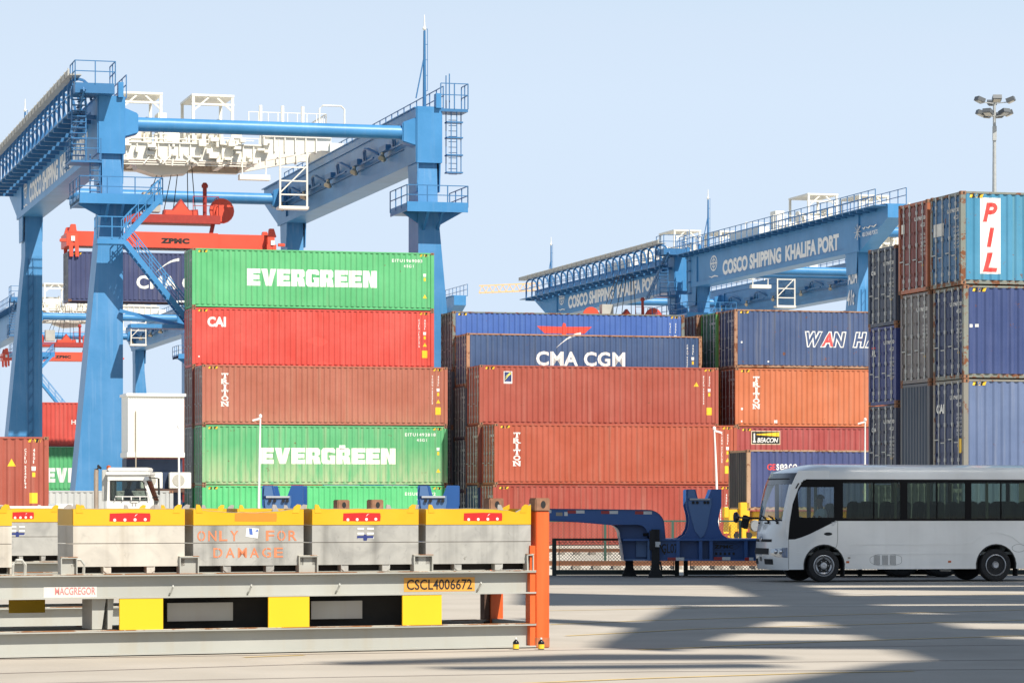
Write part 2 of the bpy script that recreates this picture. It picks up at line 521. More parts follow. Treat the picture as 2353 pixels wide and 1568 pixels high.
def container(px, py_top, v, levels_top, label, mat, frame_mat=None, door_mat=None, Lc=L40, H=HC, end='door', group=None, z=None, name='shipping_container', du=0.0, dmarks=True, casting=None, pos=None, rz=None, near_off=0.0):
    """px = column of the near top left corner post edge on grid row v; levels_top = z of the roof"""
    p = Vector(pos) if pos is not None else row_point(px, v) + GU*du
    z0 = levels_top - H if z is None else z
    t = thing(name, (p.x, p.y, z0), PHI if rz is None else rz, label, 'container', group)
    m = cmesh(Lc, H)
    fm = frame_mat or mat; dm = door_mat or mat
    place(m['frame'], 'frame', fm, t); place(m['side'], 'side_wall', mat, t); place(m['back'], 'side_wall', mat, t)
    place(m['roof'], 'roof', mat, t); place(m['floor'], 'underside', darkrust, t); place(m['end_far'], 'end_wall', mat, t)
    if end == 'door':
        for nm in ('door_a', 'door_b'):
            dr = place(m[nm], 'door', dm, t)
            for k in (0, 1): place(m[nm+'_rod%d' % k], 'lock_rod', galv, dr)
    else:
        place(m['end_near'], 'end_wall', dm, t)
    for me, x, y, zz in m['cast']: place(me, 'corner_casting', casting or rusty, t)
    place(m['hole'], 'casting_hole', black_ink, t)
    # the yellow and black height stripes at the top rail
    if H == HC:
        for a0 in (0.30, Lc-0.72):
            mb = MB(); mb2 = MB()
            for i in range(5):
                x = a0 + i*0.085
                (mb if i % 2 == 0 else mb2).add([(x, 0.002, H-0.20), (x+0.085, 0.002, H-0.20), (x+0.125, 0.002, H-0.085), (x+0.04, 0.002, H-0.085)], [(0,1,2,3)])
            for b_, m_ in ((mb, yellow_ink), (mb2, black_ink)):
                for q in range(len(b_.v)):
                    x_, y_, z_ = b_.v[q]; b_.v[q] = (x_, -0.003, z_) if False else (x_, corr(x_)-0.004, z_)
                b_.build('height_stripe', m_, t)
    if end == 'door' and dmarks:
        mb = MB(); Y = (0,-1,0)
        text_mb(mb, 'U 196900', (0.024, 1.14, H-0.62), Y, (0,0,1), wd=0.92, ht=0.13, bold=0.02)
        text_mb(mb, '45G1', (0.024, 0.62, H-0.85), Y, (0,0,1), wd=0.36, ht=0.13, bold=0.02)
        for i, s in enumerate(('30480 KG', '67200 LB', '3870 KG', '8530 LB', '28600 KG', '76.4 CU.M')):
            text_mb(mb, s, (0.024, 0.62, H-1.12-i*0.125), Y, (0,0,1), wd=0.40, ht=0.075)
        mb.build('lettering', white_ink, t)
        mb = MB().add([(0.024,0.55,0.80),(0.024,0.37,0.80),(0.024,0.46,0.98)], [(0,1,2)])
        mb.build('warning_sticker', yellow_ink, t)
    return t

def data_column(t, H, prefix, num, Lc=L40, ink=None, size='45G1', tri=True, plate=True, horiz=False, dx=0.0):
    """the small white data and the yellow stickers at the right end of a side"""
    ink = ink or white_ink
    mb = MB()
    if horiz:
        text_mb(mb, prefix+num, (Lc-2.15+dx, 0, H-0.50), (1,0,0), (0,0,1), wd=1.55, ht=0.16, bold=0.03, space=1.3)
        text_mb(mb, size, (Lc-1.55+dx, 0, H-0.76), (1,0,0), (0,0,1), wd=0.50, ht=0.15, bold=0.03, space=1.4)
    else:
        vtext(mb, prefix, Lc-0.80+dx, H-0.42, 0.115); vtext(mb, num, Lc-0.80+dx, H-1.02, 0.10)
        vtext(mb, size, Lc-0.50+dx, H-0.42, 0.115)
    mb.add([(Lc-0.55+dx,0,H-1.20),(Lc-0.41+dx,0,H-1.20),(Lc-0.40+dx,0,H-1.05),(Lc-0.56+dx,0,H-1.05)], [(0,1,2,3)])
    side_letters(t, mb, ink)
    y = MB(); rect(y, Lc-0.53+dx, Lc-0.42+dx, H-1.42, H-1.26)
    if tri: triangle(y, Lc-0.47+dx, H-1.78 if not horiz else 0.62, 0.22)
    if plate: rect(y, Lc-0.62+dx, Lc-0.34+dx, 0.55, 0.92)
    side_letters(t, y, yellow_ink, 'warning_sticker')

def triton(t, H, x=0.95):
    mb = MB()
    for i, ch in enumerate('TRITON'):
        z = H-0.66-i*0.272; wd = 0.35 if ch != 'I' else 0.11; cx = x+0.16
        text_mb(mb, ch, (cx-wd/2, 0, z), (1,0,0), (0,0,1), wd=wd, ht=0.25, bold=0.035)
        # slab serifs
        if ch in 'TIRN':
            feet = {'T': [(0,0)], 'I': [(0,0),(0,1)], 'R': [(-0.105,0),(0.12,0)], 'N': [(-0.115,0),(0.115,1),(-0.13,1)]}[ch]
            for dx, top in feet: rect(mb, cx+dx-0.075, cx+dx+0.075, z+(0.205 if top else 0.0), z+(0.245 if top else 0.042), y=-0.0008)
        if ch == 'T':
            for dx in (-0.145, 0.115): rect(mb, cx+dx, cx+dx+0.03, z+0.14, z+0.245, y=-0.0008)
    side_letters(t, mb, white_ink)

# heavy block capitals as polygons in a unit cell (several pieces per letter)
BLOCK = {
 'E': [[(0,0),(1,0),(1,.27),(.46,.27),(.46,.365),(.93,.365),(.93,.635),(.46,.635),(.46,.73),(1,.73),(1,1),(0,1)]],
 'V': [[(0,1),(.46,1),(.58,.42),(.70,1),(1.12,1),(.78,0),(.34,0)]],
 'R': [[(0,0),(.44,0),(.44,.30),(.50,.30),(.56,0),(1.04,0),(.96,.42),(.86,.50),(1.0,.60),(1.0,.88),(.88,1),(0,1)]],
 'G': [[(.14,0),(1,0),(1,.54),(.55,.54),(.55,.42),(.62,.42),(.62,.24),(.46,.24),(.42,.30),(.42,.70),(.46,.76),(.98,.68),(1,.88),(.88,1),(.14,1),(0,.86),(0,.14)]],
 'N': [[(0,0),(.42,0),(.42,.52),(.62,0),(1.08,0),(1.08,1),(.66,1),(.66,.48),(.46,1),(0,1)]],
}
HOLES = {'R': [(.44,.60),(.60,.60),(.60,.74),(.44,.74)]}
def evergreen(t, x, z, wd, ht, ink):
    widths = {'V': 1.12, 'N': 1.08, 'R': 1.04}
    tot = sum(widths.get(c, 1.0) for c in 'EVERGREEN') + 8*0.07
    k = wd/tot; mb = MB()
    for c in 'EVERGREEN':
        for poly in BLOCK[c]:
            if c == 'R':                                   # cut round the bowl's opening
                P = lambda a, b: (x+a*k, 0, z+b*ht)
                for q in ([(0,0),(.44,0),(.44,.60),(0,.60)], [(0,.60),(.44,.60),(.44,.74),(0,.74)], [(0,.74),(.96,.74),(1.0,.78),(1.0,.88),(.88,1),(0,1)], [(.62,.52),(.86,.50),(1.0,.60),(1.0,.78),(.96,.74),(.62,.74)], [(.44,.30),(.50,.30),(.56,0),(1.04,0),(.96,.42),(.86,.50),(.62,.52),(.44,.52)]):
                    mb.add([P(*r) for r in q], [tuple(range(len(q)))])
            else: mb.add([(x+a*k, 0, z+b*ht) for a, b in poly], [tuple(range(len(poly)))])
        x += (widths.get(c, 1.0)+0.07)*k
    side_letters(t, mb, ink)

def swoosh(mb, x0, z0, x1, z1, rise, w0, w1, n=14, y=0.0):
    top = []; bot = []
    for i in range(n+1):
        t = i/n; x = x0+(x1-x0)*t; z = z0+(z1-z0)*t + rise*math.sin(math.pi*t*0.75)
        hw = w0+(w1-w0)*t
        top.append((x, y, z+hw)); bot.append((x, y, z-hw))
    vs = top+bot; k = n+1
    return mb.add(vs, [(i, i+1, k+i+1, k+i) for i in range(n)])

def cma(t, x, z, ht, wd):
    mb = ctext('CMA CGM', x, z, wd, ht, bold=0.032, space=1.06)
    swoosh(mb, x+0.225*wd, z+ht*1.25, x+0.50*wd, z+ht*1.98, ht*0.35, ht*0.01, ht*0.11)
    swoosh(mb, x+0.78*wd, z-ht*0.95, x+0.46*wd, z-ht*0.95, ht*0.05, ht*0.01, ht*0.10)
    side_letters(t, mb, white_ink)

GREEN = paint('green_container_paint', (0.105,0.45,0.18), rust=0.05, streak=0.15)
GREEN2 = paint('dirty_green_container_paint', (0.11,0.42,0.18), rust=0.10, streak=0.45, dirt=(0.36,0.40,0.24), low=0.85, lowh=1.9)
GREEN3 = paint('bright_green_container_paint', (0.10,0.52,0.20), rust=0.09, streak=0.2, dirt=(0.3,0.35,0.2))
CAIR = paint('red_container_paint', (0.62,0.075,0.055), rust=0.05, streak=0.15, patch=0.5)
BROWN = paint('brown_container_paint', (0.40,0.130,0.082), rust=0.08, streak=0.25, low=0.3, dirt=(0.42,0.24,0.16))
ORED = paint('orange_red_container_paint', (0.40,0.085,0.043), rust=0.08, streak=0.22)
ORED2 = paint('brick_red_container_paint', (0.34,0.062,0.042), rust=0.08, streak=0.25)
RBROWN = paint('red_brown_container_paint', (0.36,0.082,0.052), rust=0.11, streak=0.3, dirt=(0.40,0.22,0.17))
NAVY = paint('navy_container_paint', (0.052,0.098,0.21), rust=0.10, streak=0.35, dirt=(0.16,0.17,0.16))
NAVY2 = paint('dusty_navy_container_paint', (0.056,0.092,0.20), rust=0.13, streak=0.45, dirt=(0.20,0.19,0.17))
ROYAL = paint('royal_blue_container_paint', (0.060,0.135,0.40), rust=0.09, streak=0.3, dirt=(0.12,0.2,0.36))
ORANGE = paint('orange_container_paint', (0.52,0.150,0.060), rust=0.07, streak=0.2)
WINE = paint('wine_red_container_paint', (0.34,0.060,0.055), rust=0.10, streak=0.35, dirt=(0.40,0.2,0.18))
SEACO = paint('slate_blue_container_paint', (0.056,0.072,0.19), rust=0.12, streak=0.3, dirt=(0.14,0.14,0.18))
PILB = paint('sky_blue_container_paint', (0.055,0.245,0.40), rust=0.16, streak=0.5, dirt=(0.15,0.30,0.30))
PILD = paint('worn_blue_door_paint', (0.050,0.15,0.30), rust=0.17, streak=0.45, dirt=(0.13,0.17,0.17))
DKNAVY = paint('dark_navy_container_paint', (0.030,0.048,0.125), rust=0.11, streak=0.35, dirt=(0.12,0.11,0.12))
GREYBLUE = paint('grey_blue_container_paint', (0.125,0.175,0.31), rust=0.08, streak=0.5, dirt=(0.25,0.27,0.33))
MAROON = paint('maroon_container_paint', (0.20,0.045,0.032), rust=0.10, streak=0.25)
GREYC = paint('grey_container_paint', (0.17,0.155,0.155), rust=0.09, streak=0.35)
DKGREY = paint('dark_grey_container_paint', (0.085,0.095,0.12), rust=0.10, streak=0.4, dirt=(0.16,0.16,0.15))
PALEGREY = paint('pale_grey_container_paint', (0.46,0.47,0.46), rust=0.06, streak=0.25)
DKGREEN = paint('dark_green_container_paint', (0.035,0.14,0.055), rust=0.10, streak=0.3)
REDC = paint('faded_red_container_paint', (0.60,0.075,0.055), rust=0.06, streak=0.2, patch=0.6)
RUSTFRAME = paint('rust_worn_frame_paint', (0.30,0.17,0.11), rust=0.40, streak=0.4)
BLUEFRAME = paint('rust_worn_blue_frame_paint', (0.20,0.22,0.19), rust=0.34, streak=0.5)

def lev(n, H=HC): return YARD + n*(H+0.012)

# --- left stack: five high at the back, three high in front
gL = 'containers in the tall stack left of the middle'
t = container(441.6, 0, 152.5, lev(5), 'clean green container with white EVERGREEN lettering, topmost of the tall stack', GREEN, group=gL)
evergreen(t, 2.72, 1.10, 6.55, 0.84, white_ink); data_column(t, HC, 'EITU', '1969003', horiz=True, plate=False)
t = container(441.6, 0, 152.5, lev(4), 'bright red container with white CAI logo, under the topmost green container', CAIR, group=gL)
mb = MB(); text_mb(mb, 'CAI', (0.75,0,1.95), (1,0,0), (0,0,1), wd=0.92, ht=0.50, bold=0.05); side_letters(t, mb, white_ink)
data_column(t, HC, 'CAIU', '7107270'); mb = MB(); rect(mb, 0.30, 0.38, 0.45, 0.53); side_letters(t, mb, white_ink, 'lettering')
for n, (m, lb) in enumerate(((DKGREEN, 'dark green container at the bottom of the back row, only its left end showing'), (GREYC, 'grey purple container second from the bottom in the back row, only its left end showing'), (MAROON, 'maroon container behind the brown one, only its left end showing'))):
    container(441.6, 0, 152.5, lev(n+1), lb, m, group=gL)
t = container(464.6, 0, 150.0, lev(3), 'dusty brown container with white TRITON lettering below the red one', BROWN, group=gL)
triton(t, HC); data_column(t, HC, 'TCNU', '7605218')
t = container(464.6, 0, 150.0, lev(2), 'dirt streaked green container with cream EVERGREEN lettering below the brown one', GREEN2, group=gL, casting=paint('rusty_pale_casting', (0.45,0.30,0.2), rust=0.4))
evergreen(t, 2.82, 1.02, 6.75, 0.78, old_ink); data_column(t, HC, 'EITU', '1492818', horiz=True, plate=False)
mb = MB(); rect(mb, 6.75, 7.05, 1.72, 1.94); side_letters(t, mb, white, 'paper_sticker')
t = container(464.6, 0, 150.0, lev(1), 'bright green container at the bottom of the left stack, behind the bins', GREEN3, group=gL)
data_column(t, HC, 'EISU', '8293432', horiz=True, plate=False)

# --- middle stacks stepping back
gM = 'containers in the stepped middle stacks'
t = container(1136.0, 0, 144.5, lev(2), 'orange red container with white TRITON letters, second from the ground in the middle', ORED, group=gM)
triton(t, HC); data_column(t, HC, 'TCNU', '4721730')
t = container(1133.0, 0, 144.5, lev(1), 'brick red container on the ground behind the blue trailer and fence', ORED2, group=gM)
data_column(t, HC, 'TCNU', '1268900')
t = container(1101.5, 0, 147.0, lev(3), 'red brown container with a small blue and yellow square logo near its corner', RBROWN, group=gM)
data_column(t, HC, 'FCIU', '9363540', tri=False); mb = MB(); triangle(mb, L40-1.15, 1.95, 0.25); side_letters(t, mb, yellow_ink, 'warning_sticker')
mb = MB(); rect(mb, 1.22, 1.64, 2.00, 2.60); side_letters(t, mb, white_ink, 'logo_plate')
mb = MB(); rect(mb, 1.26, 1.60, 2.10, 2.56, -0.001); side_letters(t, mb, plain('logo_blue', (0.03,0.05,0.16), 0.5), 'logo_plate')
mb = MB(); swoosh(mb, 1.28, 2.18, 1.58, 2.44, 0.06, 0.02, 0.035, y=-0.002); swoosh(mb, 1.30, 2.32, 1.58, 2.50, 0.04, 0.015, 0.025, y=-0.002); side_letters(t, mb, plain('logo_yellow', (0.75,0.70,0.12), 0.5), 'logo_plate')
container(1098.0, 0, 147.0, lev(2), 'red brown container behind the orange red one, only its doors showing', MAROON, group=gM)
container(1098.0, 0, 147.0, lev(1), 'dark blue container at ground level with pale lock rods, only its doors showing', DKNAVY, group=gM)
t = container(1072.0, 0, 149.7, lev(4, STD), 'navy container with white CMA CGM lettering and a white swoosh', NAVY, H=STD, group=gM, frame_mat=paint('orange_primed_frame', (0.42,0.22,0.12), rust=0.3, streak=0.4))
cma(t, 3.55, 1.02, 0.72, 4.62); data_column(t, STD, 'CMAU', '0602100', plate=False, tri=False)
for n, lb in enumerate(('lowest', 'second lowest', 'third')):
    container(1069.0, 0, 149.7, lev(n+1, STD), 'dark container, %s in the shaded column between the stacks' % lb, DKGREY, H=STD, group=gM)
t = container(1039.3, 0, 152.2, lev(4), 'royal blue container with a red winged emblem in the middle', ROYAL, group=gM, door_mat=DKGREY, frame_mat=BLUEFRAME)
mb = MB()
mb.add([(4.38,0,2.22),(5.70,0,2.20),(5.70,0,1.86),(4.78,0,1.86)], [(0,1,2,3)]); mb.add([(5.92,0,2.20),(7.28,0,2.22),(6.88,0,1.86),(5.92,0,1.86)], [(0,1,2,3)])
mb.add([(5.70,0,2.20),(5.92,0,2.20),(5.92,0,1.86),(5.70,0,1.86)], [(0,1,2,3)])
mb.add([(5.66,0,1.36),(5.96,0,1.36),(5.92,0,1.86),(5.70,0,1.86)], [(0,1,2,3)]); mb.add([(5.70,0,2.20),(5.92,0,2.20),(5.90,0,2.36),(5.76,0,2.40)], [(0,1,2,3)])
side_letters(t, mb, plain('emblem_red', (0.72,0.075,0.045), 0.5), 'emblem')
data_column(t, HC, 'HJCU', '1452170', plate=False, tri=False)
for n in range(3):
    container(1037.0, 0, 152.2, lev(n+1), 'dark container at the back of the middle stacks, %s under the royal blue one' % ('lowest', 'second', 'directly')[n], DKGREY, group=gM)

# --- stack right of the middle
gW = 'containers in the stack right of the middle'
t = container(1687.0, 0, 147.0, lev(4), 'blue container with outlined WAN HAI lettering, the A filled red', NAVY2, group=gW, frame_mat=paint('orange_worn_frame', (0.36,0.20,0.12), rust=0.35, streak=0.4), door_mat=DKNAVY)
ink_red = plain('wan_red', (0.75,0.08,0.08), 0.5)
x = 3.76
for ch, wd in (('W',0.82),('A',0.62),('N',0.68),(' ',0.46),('H',0.66),('A',0.60),('I',0.26)):
    if ch != ' ':
        side_letters(t, ctext(ch, x-0.04, 1.06, wd+0.12, 0.80, bold=0.11, shear=0.25), white_ink)
        side_letters(t, ctext(ch, x+0.025, 1.115, wd-0.01, 0.69, y=-0.003, bold=0.035, shear=0.25), ink_red if ch == 'A' and x < 5 else NAVY2)
    x += wd - 0.02 if ch != ' ' else wd
mb = MB(); rect(mb, 0.35, 0.43, 1.22, 1.31); rect(mb, 1.75, 1.83, 0.28, 0.36); side_letters(t, mb, white_ink)
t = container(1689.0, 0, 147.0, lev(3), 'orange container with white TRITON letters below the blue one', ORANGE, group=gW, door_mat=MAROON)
triton(t, HC)
mb = MB()
for x_, z_, s_ in ((0.30,0.82,0.11), (0.30,0.22,0.08), (2.05,0.18,0.15)): rect(mb, x_, x_+s_, z_, z_+s_)
side_letters(t, mb, white_ink)
t = container(1692.0, 0, 147.0, lev(2), 'wine red container with a black and yellow BEACON sign', WINE, group=gW, dmarks=False)
BX = 0.78
mb = MB(); rect(mb, BX-0.02, BX+1.52, 2.02, 2.70); side_letters(t, mb, plain('sign_cream', (0.6,0.5,0.34), 0.5), 'logo_plate')
mb = MB(); rect(mb, BX+0.02, BX+1.48, 2.06, 2.66, -0.0015); side_letters(t, mb, black_ink, 'logo_plate')
mb = MB(); mb.add([(BX+0.26,-0.003,2.50),(BX+1.45,-0.003,2.42),(BX+1.45,-0.003,2.63),(BX+0.26,-0.003,2.54)], [(0,1,2,3)]); side_letters(t, mb, yellow_ink, 'logo_plate')
mb = MB(); text_mb(mb, 'BEACON', (BX+0.30,-0.003,2.12), (1,0,0), (0,0,1), wd=1.10, ht=0.24, bold=0.03, shear=0.2); rect(mb, BX+0.12, BX+0.20, 2.12, 2.58, -0.003); rect(mb, BX+0.08, BX+0.24, 2.12, 2.20, -0.004); side_letters(t, mb, white_ink)
container(1694.0, 0, 147.0, lev(1), 'wine red container lowest of the stack, hidden behind the raised blue one', WINE, group=gW, dmarks=False)
for n in range(4):
    container(1645.0, 0, 149.5, lev(n+1), 'green container in the second row back, %s of its column' % ('lowest', 'second', 'third', 'topmost')[n], DKGREEN, group=gW, dmarks=(n > 1), frame_mat=paint('lime_green_frame', (0.13,0.36,0.10), rust=0.12))
for n in range(4):
    container(1600.0, 0, 152.0, lev(n+1), 'dark maroon container in the third row back, %s of its column' % ('lowest', 'second', 'third', 'topmost')[n], MAROON, group=gW, dmarks=False, frame_mat=RUSTFRAME)

# --- near stack at the right edge
gR = 'containers in the near stack at the right edge'
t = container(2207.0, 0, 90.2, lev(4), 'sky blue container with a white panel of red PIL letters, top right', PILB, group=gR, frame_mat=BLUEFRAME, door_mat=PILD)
mb = MB(); rect(mb, 0.66, 1.33, 0.34, 2.70); side_letters(t, mb, white_ink, 'logo_plate')
for i, ch in enumerate('PIL'):
    side_letters(t, ctext(ch, 0.74 + (0.14 if ch == 'I' else 0), 1.95-i*0.775, 0.50 if ch != 'I' else 0.24, 0.60, y=-0.004, bold=0.04, shear=0.22), red_ink)
tr = [(0.07,'white_plate',white_ink,2.05,2.30,1.72,2.02),]
mb = MB(); mb.quad((0.020,2.22,1.62),(0.020,1.42,1.62),(0.020,1.42,2.02),(0.020,2.22,2.02)); mb.build('paper_sticker', plain('sun_bleached_sticker', (0.62,0.62,0.58), 0.6, vary=0.3, scale=4), t)
t = container(2213.5, 0, 90.2, lev(3), 'navy container with two small white dots, below the sky blue one', DKNAVY, group=gR, frame_mat=BLUEFRAME)
t.children[1]
for o_ in t.children:
    if o_.name.startswith('side_wall'):
        o_.material_slots[0].link = 'OBJECT'; o_.material_slots[0].material = paint('deep_blue_side_paint', (0.040,0.066,0.185), rust=0.10, streak=0.4, dirt=(0.11,0.13,0.25))
mb = MB(); rect(mb, 0.20, 0.30, 1.58, 1.68); rect(mb, 0.40, 0.50, 1.59, 1.69); side_letters(t, mb, white_ink)
t = container(2213.5, 0, 90.2, lev(2), 'grey blue container below the navy one, above the bus roof', GREYBLUE, group=gR, frame_mat=paint('grey_worn_frame', (0.22,0.21,0.18), rust=0.25, streak=0.5), door_mat=DKNAVY)
mb = MB(); text_mb(mb, 'CAI', (0.022, 2.22, 1.86), (0,-1,0), (0,0,1), wd=0.62, ht=0.30, bold=0.05); mb.build('lettering', white_ink, t)
mb = MB(); mb.quad((0.020,0.50,0.60),(0.020,0.22,0.60),(0.020,0.22,1.05),(0.020,0.50,1.05)); mb.build('warning_sticker', yellow_ink, t)
container(2213.5, 0, 90.2, lev(1), 'grey blue container at the bottom right, hidden by the bus', GREYBLUE, group=gR, door_mat=DKNAVY)
t = container(2130.0, 0, 92.9, lev(4), 'red brown container with grey lock rods beside the sky blue one', paint('red_brown_side_lit', (0.42,0.13,0.06), rust=0.1), group=gR, door_mat=paint('red_brown_door', (0.20,0.047,0.036), rust=0.08, streak=0.2))  # side painted brighter than the door for its sunlit look
mb = MB(); mb.quad((0.018,2.22,1.95),(0.018,1.95,1.95),(0.018,1.95,2.25),(0.018,2.22,2.25)); mb.build('paper_sticker', old_ink, t)
container(2135.0, 0, 92.9, lev(3), 'brown grey container with lock rods below the red brown one', GREYC, group=gR)
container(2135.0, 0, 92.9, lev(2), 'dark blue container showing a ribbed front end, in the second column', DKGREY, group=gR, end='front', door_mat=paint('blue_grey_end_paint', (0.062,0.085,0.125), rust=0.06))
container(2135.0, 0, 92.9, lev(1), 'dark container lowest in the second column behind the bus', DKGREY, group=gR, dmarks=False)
rn = ('lowest in the third column', 'dark slate, third down in the third column', 'deep blue, second down in the third column', 'slate grey blue, topmost of the third column')
rm = (DKGREY, paint('slate_navy_paint', (0.045,0.055,0.10), rust=0.1, streak=0.35), paint('strong_blue_door_paint', (0.035,0.055,0.20), rust=0.08), paint('slate_blue_door_paint', (0.050,0.068,0.11), rust=0.1, streak=0.4))
for n in range(4):
    t = container(2057.0 if n == 3 else 2058.0, 0, 95.7, lev(n+1, STD), 'container with %s, shut doors facing left' % rn[n], rm[n], H=STD, group=gR)
    if n in (1, 3):
        mb = MB(); text_mb(mb, 'CMA', (0.022, 2.20, 1.72), (0,-1,0), (0,0,1), wd=0.40, ht=0.14, bold=0.05); swoosh_ = [(0.022,2.02,1.92),(0.022,1.82,1.98),(0.022,1.82,2.01)]; mb.add(swoosh_, [(0,1,2)]); mb.build('lettering', white_ink, t)
    if n == 2:
        mb = MB(); text_mb(mb, 'APL', (0.022, 2.20, 1.62), (0,-1,0), (0,0,1), wd=0.34, ht=0.22, bold=0.05); mb.build('lettering', white_ink, t)
        MB().quad((0.022,2.2,1.88),(0.022,1.88,1.88),(0.022,1.88,1.93),(0.022,2.2,1.93)).build('logo_stripe', red_ink, t)

# --- slate blue container carried on a yellow reach arm beyond the fence
t = container(0, 0, 0, 0, 'slate blue container with GE SEACO lettering, raised behind the bus', SEACO, H=STD, end='front', door_mat=paint('black_blue_end', (0.030,0.036,0.05), rust=0.08), frame_mat=paint('peeling_frame', (0.42,0.27,0.17), rust=0.3, streak=0.3), z=EYE+(HZ-1172)/54.0, pos=at(1716, 1164, 133.3)*1.0)
mb = MB(); text_mb(mb, 'seaco', (1.32,0,1.72), (1,0,0), (0,0,1), wd=0.95, ht=0.27, bold=0.018, space=1.08); side_letters(t, mb, white_ink)
mb = MB(); text_mb(mb, 'GE', (0.92,0,1.72), (1,0,0), (0,0,1), wd=0.37, ht=0.27, bold=0.025); side_letters(t, mb, red_ink)
seaco_t = t
# --- red brown container at the left edge, pale grey one behind the truck, far stacks
p = at(112, 1164, 110.5) - GU*L40
t = container(0, 0, 0, 0, 'red brown container with yellow stickers at the left edge behind the bins', RBROWN, z=4.13-HC, pos=(p.x, p.y, 0))
data_column(t, HC, 'CXIU', '5240194', plate=True, dx=-0.05, tri=False); mb = MB(); triangle(mb, L40-1.30, 1.85, 0.30); side_letters(t, mb, yellow_ink, 'warning_sticker')
left_edge_pos = p
p = at(398, 1164, 143.0) - GU*L40
container(0, 0, 0, 0, 'pale grey container standing on the yard behind the white truck', PALEGREY, H=STD, z=YARD, pos=(p.x, p.y, 0))
gF = 'containers in the far stack seen between the crane legs'
for i, (m, lb) in enumerate(((DKGREEN, 'green container in the far stack, lowest'), (GREEN, 'green container with white EVERGREEN lettering in the far stack between crane legs'), (REDC, 'faded red container in the far stack between the crane legs'))):
    p = at(62, 1164, 205.0)
    t = container(0, 0, 0, 0, lb, m, z=YARD+i*(HC+0.012), pos=(p.x, p.y, 0), group=gF, dmarks=False)
    if i == 1: evergreen(t, 1.2, 0.55, 6.4, 0.95, white_ink)
    if i == 2:
        mb = MB(); text_mb(mb, 'HAMBURG', (2.9,0,1.45), (1,0,0), (0,0,1), wd=2.2, ht=0.30, bold=0.02); side_letters(t, mb, white_ink)
for i in range(3):
    p = at(292, 1164, 192.0)
    t = container(0, 0, 0, 0, 'red container with a white CAI logo, %s behind the white ribbed room' % ('lowest', 'middle', 'top edge showing')[i], CAIR, z=YARD+i*(HC+0.012)-0.25, pos=(p.x, p.y, 0), group='red containers behind the white room', dmarks=False)
    if i == 2:
        mb = MB(); text_mb(mb, 'CAI', (0.75,0,2.05), (1,0,0), (0,0,1), wd=0.92, ht=0.50, bold=0.05); side_letters(t, mb, white_ink)
# ------------------------------------------------------------------ rail mounted gantry cranes
CB = paint('crane_blue_paint', (0.050,0.235,0.50), rust=0.01, fade=0.15, streak=0.22, dirt=(0.16,0.28,0.44), rough=0.4)
CBF = paint('chalky_crane_blue', (0.055,0.245,0.51), rust=0.01, streak=0.5, dirt=(0.19,0.33,0.52), fade=0.35, rough=0.4)
CBD = plain('crane_blue_rail_paint', (0.035,0.15,0.33), 0.45, vary=0.1)
GUN = plain('cable_tray_grey', (0.40,0.39,0.35), 0.6, vary=0.2, scale=2)
OFFW = plain('trolley_off_white', (0.74,0.71,0.63), 0.45, vary=0.08, scale=1.5)
SIGNW = plain('sign_white', (0.80,0.80,0.78), 0.5, vary=0.05)
SPR = plain('spreader_red', (0.66,0.085,0.045), 0.42, vary=0.14, scale=1.2)
DKRED = plain('dark_red_machinery', (0.34,0.035,0.025), 0.5, vary=0.25)
GW, ZB, ZT, SPAN, OVER, DU = 1.2, 19.4, 22.2, 36.0, 6.8, 16.4

def railing(mb, pts, h=1.1, step=1.5, r=0.032, mid=True):
    for a, b in zip(pts[:-1], pts[1:]):
        a = Vector(a); b = Vector(b); n = max(1, round((b-a).length/step))
        for i in range(n+1):
            p = a + (b-a)*i/n; mb.bar(p, p+Vector((0,0,h)), r*1.6)
        for q in ((h, 0.55*h) if mid else (h,)):
            mb.bar(a+Vector((0,0,q)), b+Vector((0,0,q)), r*1.4)
    return mb

